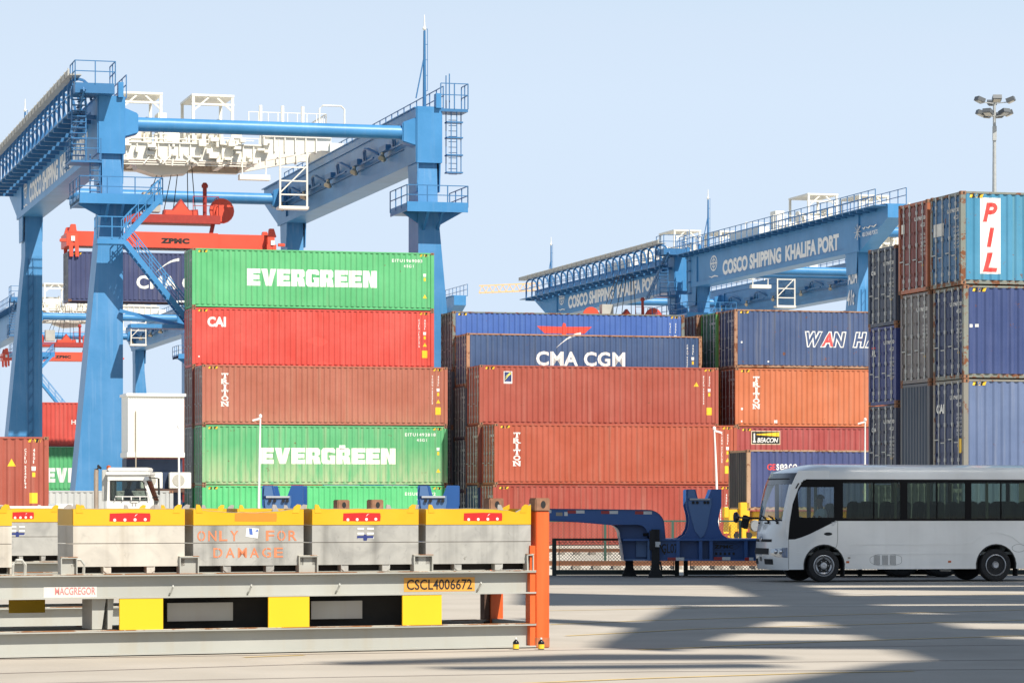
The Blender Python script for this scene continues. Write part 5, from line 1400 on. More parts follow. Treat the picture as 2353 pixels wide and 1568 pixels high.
# two more saddles of the same kind standing behind the bins
for px, lb in ((645, 'blue saddle post behind the ONLY FOR DAMAGE bin'), (1004, 'blue saddle post behind the last grey bin near the dark gap')):
    p = at(px, HZ, 63.5)
    t = thing('saddle_stand', (p.x, p.y, 0), 0.0, lb, 'saddle post', 'blue saddle posts standing behind the bins')
    MB().box(-1.0, 1.0, 0.1, 1.9, 0.0, 0.92).build('base_frame', TB, t)
    cradle_parts(t, 0.0, 0.925, 0.3, 1.6)

# ------------------------------------------------------------------ fences, rail tracks
FG = plain('dark_green_fence_paint', (0.010,0.022,0.018), 0.5, vary=0.2)
FGL = plain('green_fence_paint', (0.035,0.085,0.065), 0.5, vary=0.2)
def fence_run(x0, x1, y, h, label, zb=0.0, post=FG, r=0.052, pitch=0.082, wire=0.0055, every=4.05, kerb=True, z_top=None, base=0.14):
    t = thing('chain_link_fence', (x0, y, zb), 0.0, label, 'fence')
    n = max(1, round((x1-x0)/every)); W = (x1-x0)/n
    for i in range(n+1):
        mb = MB().box(i*W-r, i*W+r, -r, r, 0, h); mb.build('post', post, t)
    if kerb:
        MB().box(0, x1-x0, -0.06, 0.06, 0.02, base).build('bottom_rail', FG, t)
    MB().bar((0,0,h-0.03),(x1-x0,0,h-0.03),0.055).build('top_rail', post, t)
    for i in range(n):
        mb = MB(); a, b = i*W+0.14, (i+1)*W-0.10; z0, z1 = (base if kerb else 0.02), h-0.06
        hh = z1-z0; k = int((b-a+hh)/pitch)
        for j in range(k+1):
            for s in (1, -1):
                s0 = a - hh + j*pitch
                lo, hi = max(a, s0), min(b, s0+hh)
                if hi-lo < 0.02: continue
                za, zc = z0+(lo-s0), z0+(hi-s0)
                if s == -1: za, zc = z1-(lo-s0), z1-(hi-s0)
                mb.tube((lo, 0.01*s, za), (hi, 0.01*s, zc), wire, 3, caps=False)
        mb.bar((a-0.02,0,z0),(a-0.02,0,z1),0.018); mb.bar((b+0.02,0,z0),(b+0.02,0,z1),0.018)
        mb.build('wire_mesh', plain('fence_wire', (0.055,0.06,0.055), 0.5, vary=0.2), t)
    return t
fx = lambda px, Y: (px-1176)/F*Y
fence_run(fx(1273,FY), fx(1273,FY)+2.96, FY, 0.90, 'low dark green chain link fence panel between the orange post and the trailer leg', every=3.0)
fence_run(fx(1575,FY), fx(1575,FY)+8.4, FY, 0.90, 'dark green chain link fence running behind the trailer and the bus', every=4.2)
fence_run(fx(600,FY), fx(1273,FY)-0.30, FY, 0.90, 'dark green chain link fence running behind the bins', every=4.2)
fence_run(fx(1235,108), fx(1700,108), 108.0, 1.20-YARD, 'second fence with thin green posts beyond the rails', zb=YARD, post=FGL, r=0.045, pitch=0.11, wire=0.004, every=2.0, kerb=False)
RAILM = plain('rusty_rail', (0.20,0.085,0.04), 0.7, vary=0.3, scale=8)
for Y, lb in ((94.0, 'rusty rail track beyond the low fence, nearer one'), (122.0, 'rail track close to the foot of the middle containers')):
    t = thing('rail_track', (0, Y, YARD), 0.0, lb, 'rail track')
    for dy in (-0.72, 0.72):
        MB().prism([(dy-0.07,0.10),(dy+0.07,0.10),(dy+0.02,0.13),(dy+0.035,0.22),(dy-0.035,0.22),(dy-0.02,0.13)], -45, 45, 'x').build('rail', RAILM, t)
    mb = MB()
    for i in range(110): mb.box(-33+i*0.6, -33+i*0.6+0.24, -1.25, 1.25, 0.0, 0.095)
    tag(mb.build('sleeper', plain('concrete_sleeper', (0.30,0.27,0.23), 0.9, vary=0.2), t), kind='stuff')
# sandy bumps and scraps along the foot of the fence
# ------------------------------------------------------------------ lamp posts
def thin_post(px, py0, Y, lean, label, arm=1):
    p = at(px, HZ, Y); H = EYE+(HZ-py0)/F*Y-YARD
    t = thing('camera_post', (p.x, p.y, YARD), 0.0, label, 'post', 'thin white posts in the yard')
    k = 10
    pts = [(lean*(i/k)**2, 0, H*i/k) for i in range(k+1)]
    mb = MB()
    for i in range(k): mb.tube(pts[i], pts[i+1], 0.055-0.03*i/k, 8, 0.055-0.03*(i+1)/k)
    mb.build('pole', white, t)
    MB().bar((lean, 0, H-0.05), (lean+arm*0.26, 0, H-0.12), 0.06).build('arm', white, t)
    MB().lathe([(0,0),(0.05,0.0),(0.055,0.08),(0,0.12)], (lean,0,H-0.02), n=8).build('lamp_head', white, t)
thin_post(594, 957, 104.0, 0.06, 'white post in front of the dirty EVERGREEN container', -1)
thin_post(412, 980, 104.0, -0.03, 'white post before the white ribbed room beside the truck', -1)
thin_post(1649, 985, 104.0, -0.12, 'leaning white post before the orange red container, above the trailer saddle', 1)
thin_post(1986, 965, 112.0, 0.02, 'white post beside the dark container column above the bus roof', -1)
# high mast lamp
p = at(2284, HZ, 220.0); H = EYE+(HZ-238)/F*220.0-YARD
t = thing('mast_lamp', (p.x, p.y, YARD), 0.0, 'tall grey mast with a crown of floodlights above the right stack', 'lamp post')
MB().tube((0,0,0),(0,0,H),0.34,12,0.10).build('mast', galv, t, smooth=40)
MB().box(-0.13,0.13,-0.2,0.1,H-2.6,H-1.6).build('cable_box', galv, t)
for i, (ang, zz, rad) in enumerate([(a, 0.15, 0.95) for a in (200, 270, 340, 90)] + [(a, -0.75, 0.80) for a in (190, 235, 305, 350, 60, 120)]):
    a = math.radians(ang); c = Vector((math.cos(a)*rad, math.sin(a)*rad, H+zz))
    mb = MB().bar((0,0,H+zz-0.15), c-Vector((0,0,0.1)), 0.06)
    arm = mb.build('arm', galv, t)
    d = Vector((math.cos(a), math.sin(a), 0.35)).normalized(); sd = Vector((-math.sin(a), math.cos(a), 0)); up = d.cross(sd)
    MB().bar(c-d*0.08, c+d*0.5, 0.62, 0.28).build('floodlight', plain('floodlight_shell', (0.10,0.11,0.12), 0.5), arm)
    MB().bar(c+d*0.03-Vector((0,0,0.19)), c+d*0.45-Vector((0,0,0.16)), 0.50, 0.05).build('lamp_glass', plain('lamp_glass', (0.50,0.47,0.40), 0.25), arm)

# ------------------------------------------------------------------ white ribbed room on a dark stand, far jib
EY = 147.5
p = at(294, HZ, EY)
t = thing('equipment_room', (p.x, p.y, YARD), PHI, 'white ribbed equipment room raised on a dark blue stand beside the crane leg', 'equipment room')
ez = lambda py: EYE+(HZ-py)/F*EY-YARD
z0, z1 = ez(1050), ez(909)
WR = plain('ribbed_white_paint', (0.82,0.80,0.72), 0.45, vary=0.04)
EL = 2.66
mb = MB(); n = 23
for i in range(n): mb.box(i*0.1155, i*0.1155+0.075, -0.02, 0.0, z0+0.30, z1-0.02)
mb.box(0, EL, 0, 2.2, z0, z1); mb.build('wall_panel', WR, t)
MB().box(-0.08, EL+0.08, -0.10, 2.3, z1, z1+0.13).build('roof', white, t)
MB().box(-0.05, EL+0.02, -0.06, 2.26, z0+0.02, z0+0.24).build('base_rail', WR, t)
MB().tube((0.36,-0.06,z0-0.9),(0.36,-0.06,z1-0.7),0.03,8).build('conduit', plain('conduit_brown', (0.40,0.34,0.26), 0.6), t)
MB().box(0.0, EL, 0.5, 2.0, 0.0, z0-0.05).build('stand', plain('stand_dark_blue', (0.020,0.038,0.085), 0.6, vary=0.2), t)
for x in (0.62, 1.98):
    z = ez(1121)
    o = MB().box(x, x+1.02, 0.05, 0.45, z, z+0.76).build('air_conditioner', WR, t, bevel=0.02)
    MB().lathe([(0,-0.012),(0.27,-0.012),(0.30,0.0)], (x+0.42, 0.045, z+0.38), 'y', 20).build('fan_grille', plain('fan_grey', (0.40,0.38,0.33), 0.6, vary=0.3, scale=25), o)
MB().box(0.4, EL, 0.0, 0.5, ez(1125)-0.1, ez(1122)).build('shelf', darkrust, t)
p = at(1100, 672, 420.0)
t = thing('lattice_jib', (p.x, p.y, p.z), 0.0, 'pale orange lattice crane jib far off between the blue cranes', 'crane jib')
OJ = plain('pale_orange_paint', (0.78,0.48,0.22), 0.5)
L_ = 8.2; mb = MB(); mb.bar((0,0,0),(L_,0,0.35),0.12); mb.bar((0,0.9,0),(L_,0.9,0.35),0.12); mb.bar((0,0.45,0.95),(L_,0.45,1.32),0.14); mb.build('chord', OJ, t)
mb = MB()
for i in range(9):
    x = i*L_/9; dz = 0.35*x/L_
    mb.bar((x,0,dz),(x+L_/18,0.45,dz+0.96),0.07); mb.bar((x+L_/18,0.45,dz+0.96),(x+L_/9,0,dz+0.04),0.07)
mb.build('lacing', OJ, t)

# ------------------------------------------------------------------ chassis under the left edge container, yellow lifting arm
p = left_edge_pos
t = thing('container_chassis', (p.x, p.y, YARD), PHI, 'dark skeletal chassis under the red brown container at the left edge, hidden by bins', 'chassis')
mb = MB()
for y in (0.7, 1.6): mb.box(0, L40, y, y+0.16, 0.98, 4.13-HC-YARD-0.002)
for x in (0.1, 6.0, 11.9): mb.box(x, x+0.25, 0.05, WID-0.05, 1.05, 4.13-HC-YARD-0.004)
mb.build('frame', darkrust, t)
for x in (1.5, 2.9, 8.5, 9.8, 11.1):
    for y in (0.1, WID-0.4): MB().lathe([(0,-0.0),(0.28,0.0),(0.50,0.02),(0.52,0.1),(0.52,0.22),(0.48,0.30),(0,0.30)], (x,y,0.52), 'y', 20).build('wheel', black, t, smooth=35)
p = at(1716, HZ, 133.3)
YM = plain('machine_yellow', (0.72,0.42,0.02), 0.45, vary=0.1, scale=2)
t = thing('container_handler', (p.x, p.y, YARD), PHI, 'yellow container handler under the raised slate blue container, partly behind the bus', 'container handler')
zz = EYE+(HZ-1172)/54.0-YARD
mb = MB().box(0.35, 9.0, 0.3, 2.1, zz-0.78, zz-0.03); mb.build('lifting_arm', YM, t, bevel=0.03)
mb = MB().box(-0.75, 0.1, 0.2, 0.9, zz-0.9, zz+0.05); mb.box(-0.30, 0.12, 0.0, 0.3, zz-0.55, zz+0.35); mb.box(-0.7,-0.5,0.1,0.3,zz-1.2,zz-0.6); mb.box(-0.2,0.0,0.1,0.3,zz-1.3,zz-0.6); mb.box(-0.95,-0.75,0.2,0.5,zz-0.3,zz+0.15)
mb.build('fork_carriage', YM, t, bevel=0.02)
mb = MB()
for i in range(7): mb.box(-0.7+i*0.15, -0.66+i*0.15, 0.15, 0.2, zz-1.75, zz-1.1)
mb.bar((-0.8,0.2,zz-1.1),(0.6,0.2,zz-1.15),0.08); mb.bar((0.6,0.2,zz-1.1),(0.3,0.2,zz-1.9),0.07)
mb.build('guard_grid', YM, t)
MB().lathe([(0,-0.05),(0.22,-0.05),(0.26,0.05),(0,0.1)], (0.45,0.2,zz-0.65), 'y', 16).build('lamp', plain('lamp_grey', (0.3,0.32,0.34), 0.2, 0.5), t)
mb = MB().box(1.0, 8.5, -0.2, 2.6, 0.5, 1.2); mb.build('hull', YM, t, bevel=0.05)
mb = MB()
for x in (-0.45, 0.15): mb.tube((x,0.1,zz-1.05),(x,0.3,zz-1.05),0.13,10)
mb.build('roller', black, t)
for x in (2.0, 7.4):
    for y in (-0.5, 2.3): MB().lathe([(0,0),(0.4,0.0),(0.72,0.03),(0.75,0.1),(0.75,0.4),(0.70,0.48),(0,0.48)], (x,y,0.75), 'y', 22).build('wheel', black, t, smooth=35)
# ------------------------------------------------------------------ people (continuous skinned bodies)
def skinned(name, pts, edges, mat, parent, root=0, sub=2):
    """pts: list of (x,y,z,r)"""
    me = bpy.data.meshes.new(name); me.from_pydata([p[:3] for p in pts], edges, [])
    o = bpy.data.objects.new(name, me); C.objects.link(o)
    o.modifiers.new('skin', 'SKIN'); m = o.modifiers.new('sub', 'SUBSURF'); m.levels = sub; m.render_levels = sub
    o.modifiers['skin'].use_smooth_shade = True
    for i, p in enumerate(pts):
        sv = me.skin_vertices[0].data[i]; sv.radius = (p[3], p[3]); sv.use_root = (i == root)
    dg = bpy.context.evaluated_depsgraph_get(); dg.update()
    nm = bpy.data.meshes.new_from_object(o.evaluated_get(dg))
    bpy.data.objects.remove(o); bpy.data.meshes.remove(me)
    nm.materials.clear()
    return place(nm, name, mat, parent)

def seated_person(loc, rz, label, shirt, reach=(0.52, 1.02)):
    """sits facing local -x; origin on the seat cushion; hands forward on a wheel"""
    t = thing('person', loc, rz, label, 'person')
    skin = plain('brown_skin', (0.16,0.078,0.045), 0.5, vary=0.08)
    P = [(0.05,0,0.10,0.125)]; E = []
    def add(x, y, z, r, par):
        P.append((x,y,z,r)); E.append((par, len(P)-1)); return len(P)-1
    w1 = add(0.06,0,0.24,0.120,0); c1 = add(0.07,0,0.40,0.135,w1); n0 = add(0.05,0,0.53,0.085,c1); n1 = add(0.03,0,0.595,0.055,n0)
    h0 = add(0.01,0,0.66,0.075,n1); h1 = add(0.015,0,0.74,0.098,h0); h2 = add(0.025,0,0.80,0.078,h1)
    for sgn in (-1, 1):
        s = add(0.06,0.17*sgn,0.49,0.062,c1); e = add(-0.10,0.23*sgn,0.26,0.044,s); wr = add(-0.36,0.17*sgn,0.22,0.030,e)
        pa = add(-0.42,0.155*sgn,0.225,0.034,wr)
        for k, (dy, ln) in enumerate(((-0.026,0.060),(-0.009,0.072),(0.009,0.066),(0.026,0.052))):
            f1 = add(-0.45-ln*0.4, (0.155+dy)*sgn, 0.235, 0.0095, pa); add(-0.455-ln*0.5, (0.155+dy)*sgn, 0.20, 0.008, f1)
        th = add(-0.43, (0.155-0.045)*sgn, 0.245, 0.011, pa); add(-0.455, (0.155-0.06)*sgn, 0.25, 0.009, th)
        hp = add(0.0,0.10*sgn,0.06,0.090,0); kn = add(-0.42,0.13*sgn,0.07,0.066,hp); an = add(-0.50,0.13*sgn,-0.32,0.044,kn); add(-0.62,0.13*sgn,-0.36,0.035,an)
    skinned('body', P, E, skin, t)
    # features: nose, ears, hair, eyes, mouth
    mb = MB(); mb.add([(-0.078,-0.014,0.70),(-0.078,0.014,0.70),(-0.075,0,0.748),(-0.106,0,0.703)], [(0,1,3),(0,3,2),(1,2,3),(0,2,1)]); mb.build('nose', skin, t)
    for sgn in (-1, 1):
        MB().lathe([(0,-0.006),(0.022,-0.004),(0.026,0.008),(0,0.01)], (0.022,0.088*sgn,0.715), 'y', 10).build('ear', skin, t)
        MB().lathe([(0,-0.004),(0.009,-0.003),(0.009,0.003),(0,0.004)], (-0.072,0.033*sgn,0.742), 'x', 8).build('eye', black_ink, t)
    MB().box(-0.076,-0.070,-0.024,0.024,0.668,0.675).build('mouth', plain('lip', (0.10,0.035,0.03), 0.5), t)
    mb = MB()
    def hair(u, v):
        a = math.pi*(u*2); b = v*1.45
        r = 0.105
        x = 0.028 + r*1.02*math.sin(b)*math.cos(a); y = r*0.93*math.sin(b)*math.sin(a); z = 0.755 + r*1.02*math.cos(b)
        if x < -0.02 and z < 0.80: x = -0.02 + (x+0.02)*0.55
        return (x, y, z)
    mb.grid(hair, 18, 8); mb.build('hair', plain('black_hair', (0.012,0.010,0.009), 0.7), t, smooth=60)
    sh = [(0.05,0,0.08,0.142),(0.06,0,0.24,0.137),(0.072,0,0.40,0.150),(0.055,0,0.515,0.098),(0.04,0,0.555,0.068)]
    Q = list(sh); G = [(0,1),(1,2),(2,3),(3,4)]
    for sgn in (-1, 1):
        Q.append((0.06,0.175*sgn,0.485,0.076)); G.append((2,len(Q)-1)); Q.append((-0.035,0.215*sgn,0.345,0.062)); G.append((len(Q)-2,len(Q)-1))
    skinned('shirt', Q, G, shirt, t)
    return t

# ------------------------------------------------------------------ minibus
BPHI = math.radians(12.0)
BU = Vector((math.cos(BPHI), math.sin(BPHI), 0)); BV = Vector((-math.sin(BPHI), math.cos(BPHI), 0))
BO = at(1811, HZ, 68.55); BO.z = 0
def bx(px): return on_line(px, BO, BU)
def bz(py, x): return EYE + (HZ-py)/F*(BO.y + BU.y*x)
def bp(px, py):
    x = bx(px); return (x, bz(py, x))
BW = paint('bus_white_paint', (0.80,0.80,0.775), rust=0.0, fade=0.1, streak=0.10, dirt=(0.45,0.42,0.36), rough=0.25)
BW.node_tree.nodes['Principled BSDF'].inputs['Coat Weight'].default_value = 0.5
def glass(name, tint, refl=0.9):
    m = bpy.data.materials.new(name); m.use_nodes = True; t_ = m.node_tree; t_.nodes.clear()
    o = t_.nodes.new('ShaderNodeOutputMaterial'); mx = t_.nodes.new('ShaderNodeMixShader'); tr = t_.nodes.new('ShaderNodeBsdfTransparent'); gl = t_.nodes.new('ShaderNodeBsdfGlossy'); fr = t_.nodes.new('ShaderNodeFresnel')
    fr.inputs['IOR'].default_value = 1.5; tr.inputs['Color'].default_value = (*tint, 1); gl.inputs['Roughness'].default_value = 0.02; gl.inputs['Color'].default_value = (refl, refl, refl, 1)
    t_.links.new(fr.outputs[0], mx.inputs[0]); t_.links.new(tr.outputs[0], mx.inputs[1]); t_.links.new(gl.outputs[0], mx.inputs[2]); t_.links.new(mx.outputs[0], o.inputs['Surface'])
    return m
TINT = glass('tinted_glass', (0.62,0.68,0.60), 0.45); CLEAR = glass('windscreen_glass', (0.74,0.82,0.82), 0.8); TINTF = glass('far_side_glass', (0.80,0.86,0.80), 0.5)
bus = thing('minibus', (BO.x, BO.y, 0), BPHI, 'white minibus with tinted windows driving past the fence at the right', 'minibus')
Wd, LB_ = 2.03, 6.15
xf, xr = bx(1893), bx(2288); RT = 0.365
def arch(cx, r, zb, n=14):
    a0 = math.asin(min(1, (0.36-zb)/r))
    return [(cx + r*math.cos(math.pi + a0*1 - (math.pi+2*a0)*i/n), 0.36 + r*math.sin(math.pi + a0 - (math.pi+2*a0)*i/n)) for i in range(n+1)]
sill = 0.285
Wl = [bp(1810.3,1238.5), bp(1826,1238), bp(1840.7,1233.6), bp(1860,1226), bp(1923.9,1194.5)]
zb_ = Wl[-1][1]; zt_ = bz(1101.5, 1.5)
low_edge = [(0.0, sill)] + [p for p in arch(xf, 0.475, sill)] + [p for p in arch(xr, 0.475, sill)] + [(LB_, sill)]
side = low_edge + [(LB_, zb_)] + Wl[::-1]
for y0, y1 in ((0.0, 0.035), (Wd-0.035, Wd)):
    MB().prism(side, y0, y1).build('lower_body', BW, bus)
# raised waist line, wheel arch lips, sill line
mb = MB()
def ridge(pts, w_=0.012, d=0.008):
    for a, b in zip(pts[:-1], pts[1:]): mb.bar((a[0],-d/2,a[1]),(b[0],-d/2,b[1]), d, w_)
ridge([(xf+0.62,0.80),(xf+0.70,0.83),(xr-0.78,0.83),(xr-0.66,0.86)] + [(xr+0.72*math.cos(math.radians(a)), 0.42+0.68*math.sin(math.radians(a))) for a in (140,120,90,60,40)] + [(xr+0.7,0.83),(LB_,0.83)])
ridge([(xf+0.55,0.62),(xr-0.52,0.62)]); ridge([(0.02,0.66),(xf-0.50,0.66)]); ridge([(0.02,0.80),(xf-0.42,0.80),(xf-0.2,0.97),(xf+0.3,0.98)], 0.010)
mb.build('body_ridge', BW, bus)
mb = MB()
for cx in (xf, xr):
    a = arch(cx, 0.475, sill); b = arch(cx, 0.447, sill)
    for i in range(len(a)-1): mb.add([(a[i][0],-0.006,a[i][1]),(a[i+1][0],-0.006,a[i+1][1]),(b[i+1][0],-0.004,b[i+1][1]),(b[i][0],-0.004,b[i][1])], [(0,1,2,3)])
    for i in range(len(a)-1): mb.add([(a[i][0],0.0,a[i][1]),(a[i+1][0],0.0,a[i+1][1]),(a[i+1][0],0.7,a[i+1][1]),(a[i][0],0.7,a[i][1])], [(0,1,2,3)])
mb.build('wheel_arch', plain('arch_black', (0.015,0.015,0.015), 0.7), bus)
# A pillars
PF = [bp(1808,1240), bp(1805.5,1218), bp(1803,1195), bp(1809,1153), bp(1817,1115), bp(1826,1095), bp(1834,1080)]
PW = [bp(1846,1080), bp(1846,1101.5), bp(1834,1122), bp(1820.5,1157), bp(1813.5,1200), bp(1810.3,1238.5)]
PWt = [bp(1905,1080), bp(1905,1101.5), bp(1846,1101.5)] + PW[2:]
for y0, y1 in ((0.0, 0.035), (Wd-0.035, Wd)):
    MB().prism(PF + PWt, y0, y1).build('front_pillar', BW, bus)
xs_tab = [(sill-0.01, 0.0), (0.94, 0.0)] + [(z, x) for x, z in PF[1:]]
xs_tab = sorted(xs_tab)
def xs(z):
    for (z0, x0), (z1, x1) in zip(xs_tab[:-1], xs_tab[1:]):
        if z0 <= z <= z1: return x0 + (x1-x0)*(z-z0)/(z1-z0)
    return xs_tab[0][1] if z < xs_tab[0][0] else xs_tab[-1][1]
ctab = [(0.27,-0.27),(0.40,-0.31),(0.62,-0.335),(0.90,-0.32),(1.15,-0.27),(1.36,-0.20),(1.75,-0.10),(2.15,0.0),(2.30,0.04),(2.46,0.14)]
def xc(z):
    for (z0, x0), (z1, x1) in zip(ctab[:-1], ctab[1:]):
        if z <= z1: return x0 + (x1-x0)*max(0, z-z0)/(z1-z0)
    return ctab[-1][1]
def front(u, z, off=0.0):
    """u 0 near side .. 1 far side"""
    s_ = abs(2*u-1); a, b = xs(z), xc(z)
    return (a - (a-b)*(1-s_**3.2) - off, u*Wd, z)
def fpatch(u0, u1, z0, z1, off=0.0, nu=14, nv=6):
    return MB().grid(lambda i, j: front(u0+(u1-u0)*i, z0+(z1-z0)*j, off), nu, nv)
fpatch(0, 1, 0.275, 1.36, 0, 30, 14).build('front_panel', BW, bus, smooth=50)
fpatch(0.0, 0.055, 1.36, 2.15, 0, 3, 8).build('front_pillar', BW, bus, smooth=50); fpatch(0.945, 1.0, 1.36, 2.15, 0, 3, 8).build('front_pillar', BW, bus, smooth=50)
ws = fpatch(0.055, 0.945, 1.36, 2.15, -0.004, 24, 8).build('windscreen', CLEAR, bus, smooth=50)
mb = fpatch(0.05, 0.95, 1.345, 1.375, 0.002, 24, 1); mb.build('windscreen_seal', black, bus)
fpatch(0.0, 1.0, 2.15, 2.40, 0.001, 24, 5).build('header_panel', plain('header_black', (0.010,0.012,0.020), 0.22), bus, smooth=50)
fpatch(0.1, 0.9, 2.262, 2.285, 0.012, 24, 1).build('header_lip', black, bus)
# roof: front cap blending into the long shell
zr = 2.40
sec = [(0.0,zt_),(-0.004,2.36),(0.02,2.46),(0.09,2.53),(0.35,2.575),(Wd/2,2.60),(Wd-0.35,2.575),(Wd-0.09,2.53),(Wd-0.02,2.46),(Wd+0.004,2.36),(Wd,zt_)]
inn = [(Wd-0.04,zt_),(Wd-0.04,2.40),(Wd-0.12,2.48),(Wd/2,2.55),(0.12,2.48),(0.04,2.40),(0.04,zt_)]
x_r0 = bx(1905)
MB().prism(sec+inn, x_r0, LB_, 'x').build('roof', BW, bus, smooth=35)
def cap(i, j):
    n = len(sec)-1; f = i*n; k = min(int(f), n-1); q = f-k
    y = sec[k][0]+(sec[k+1][0]-sec[k][0])*q; z = sec[k][1]+(sec[k+1][1]-sec[k][1])*q
    z = max(z, 2.385)
    u = min(1, max(0, y/Wd)); fx_ = front(u, 2.40)
    jj = j
    x = fx_[0] + (x_r0-fx_[0])*jj
    zz = 2.395 + (z-2.395)*math.sin(jj*math.pi/2)**0.8 if jj > 0 else 2.395
    return (x, y, zz)
MB().grid(cap, 40, 10).build('roof_cap', BW, bus, smooth=50)
MB().box(LB_-0.03, LB_, 0.0, Wd, sill, 2.5).build('rear_panel', BW, bus)
# window band
mb = MB(); mb.prism([(Wl[-1][0]-0.02,zb_-0.01),(LB_,zb_-0.01),(LB_,zb_+0.035),(Wl[-1][0]-0.02,zb_+0.035)], -0.004, 0.03)
mb.prism([(0.36,zt_-0.055),(LB_,zt_-0.055),(LB_,zt_+0.012),(0.40,zt_+0.012)], -0.004, 0.03)
for a, b in ((1916,1936),(2068,2084),(2217,2231),(2364,2380)): mb.box(bx(a), bx(b), -0.003, 0.03, zb_, zt_)
for a in (2007, 2152, 2299): mb.box(bx(a)-0.014, bx(a)+0.014, -0.002, 0.02, zb_, zt_)
mb.build('window_frame', plain('window_black', (0.006,0.006,0.007), 0.5, spec=0.12), bus)
def below(px): return 0
drv = [(x, z+0.004) for x, z in Wl[:-1]] + [(bx(1916), zb_)] + [(bx(1916), zt_-0.05)] + [bp(1852,1101.5), bp(1834,1122), bp(1820.5,1157), bp(1813.5,1200)]
# lower opaque black part of the driver's window and the real pane above it
zq = bz(1188, 0.4)
lowp = [(x, z+0.002) for x, z in Wl[:-1]] + [(bx(1918), zb_-0.004), (bx(1918), zq), (bx(1836), zq), (bx(1832), bz(1130, 0.2)), (bx(1846), bz(1107,0.3)), (bx(1846), zt_), bp(1834,1120), bp(1820.5,1157), bp(1813.5,1200)]
MB().prism(lowp, -0.002, 0.02).build('window_frame', plain('window_black', (0.006,0.006,0.007), 0.5, spec=0.12), bus)
MB().prism([(bx(1834),zq),(bx(1918),zq),(bx(1918),zt_-0.12),(bx(1846),zt_-0.12),(bx(1832),bz(1130,0.2))], 0.006, 0.012).build('window_pane', CLEAR, bus)
MB().box(bx(1840), bx(1918), -0.001, 0.03, zt_-0.16, zt_-0.05).build('sun_visor_band', plain('window_black', (0.006,0.006,0.007), 0.5, spec=0.12), bus)
for a, b in ((1936,2068),(2084,2217),(2231,2364)):
    MB().box(bx(a), bx(b), 0.008, 0.012, zb_+0.03, zt_-0.05).build('window_pane', TINT, bus)
# far side: frame and panes
mb = MB().box(0.30, LB_, Wd-0.03, Wd-0.005, zb_-0.02, zb_+0.05); mb.box(0.30, LB_, Wd-0.03, Wd-0.005, zt_-0.06, zt_+0.01)
for x in (0.30, 1.05, 1.75, 3.05, 4.4, 5.8): mb.box(x, x+0.09, Wd-0.03, Wd-0.005, zb_, zt_)
mb.build('far_window_frame', black, bus)
MB().box(0.3, LB_, Wd-0.020, Wd-0.016, zb_+0.05, zt_-0.06).build('window_pane', TINTF, bus)
# interior
INT = plain('interior_grey', (0.10,0.105,0.10), 0.8, vary=0.15); SEATM = plain('seat_grey_green', (0.075,0.085,0.08), 0.85, vary=0.15)
mb = MB().box(0.1, LB_-0.05, 0.06, Wd-0.06, 0.60, 0.66); mb.box(-0.10, 0.15, 0.5, Wd-0.5, 0.6, 1.22); mb.box(0.05,0.30,0.12,Wd-0.12,1.10,1.30)
mb.build('floor', INT, bus)
for i, x in enumerate((1.85, 2.62, 3.40, 4.18, 4.96, 5.6)):
    for y in (0.10, 0.55, 1.35):
        mb = MB(); prof = [(-0.02,0.66),(0.10,0.66),(0.24,1.45),(0.25,1.70),(0.20,1.78),(0.10,1.78),(0.06,1.70),(0.02,1.2)]
        mb.prism([(x+a,b) for a, b in prof], y, y+0.42); mb.box(x-0.42, x+0.05, y, y+0.42, 0.95, 1.09)
        mb.build('seat', SEATM, bus, bevel=0.03)
for x in (1.22, 3.05, 4.42):
    MB().tube((x, Wd-0.12, 0.7), (x, Wd-0.12, 2.2), 0.04, 8).build('grab_pole', plain('pale_trim', (0.40,0.40,0.34), 0.5), bus)
    MB().tube((bx(2060) if x < 2 else x+0.2, 0.10, zb_), (bx(2060) if x < 2 else x+0.2, 0.10, 2.2), 0.035, 8).build('window_trim', plain('pale_trim', (0.40,0.40,0.34), 0.5), bus)
sx = bx(1895)
mb = MB().prism([(sx+0.06,0.66),(sx+0.18,0.66),(sx+0.32,1.45),(sx+0.30,1.72),(sx+0.22,1.74),(sx+0.14,1.4)], 0.22, 0.68); mb.box(sx-0.42, sx+0.10, 0.22, 0.68, 0.96, 1.06); mb.build('driver_seat', SEATM, bus, bevel=0.03)
mb = MB(); rg = [(sx-0.50-0.07*math.cos(a), 0.45+0.21*math.sin(a), 1.33+0.20*math.cos(a)) for a in [2*math.pi*i/20 for i in range(21)]]; mb.path(rg, 0.014, 6); mb.bar((sx-0.50,0.45,1.33),(sx-0.72,0.45,1.2),0.05); mb.bar((sx-0.5,0.25,1.33),(sx-0.5,0.65,1.33),0.03)
mb.build('steering_wheel', black, bus)
mb = MB(); mb.quad((0.02,0.55,1.36),(0.10,0.95,1.36),(0.16,0.95,1.58),(0.10,0.55,1.60)); mb.quad((0.02,0.30,1.37),(0.02,0.50,1.37),(0.10,0.50,1.58),(0.11,0.30,1.55)); mb.build('yellow_card', yellow_ink, bus)
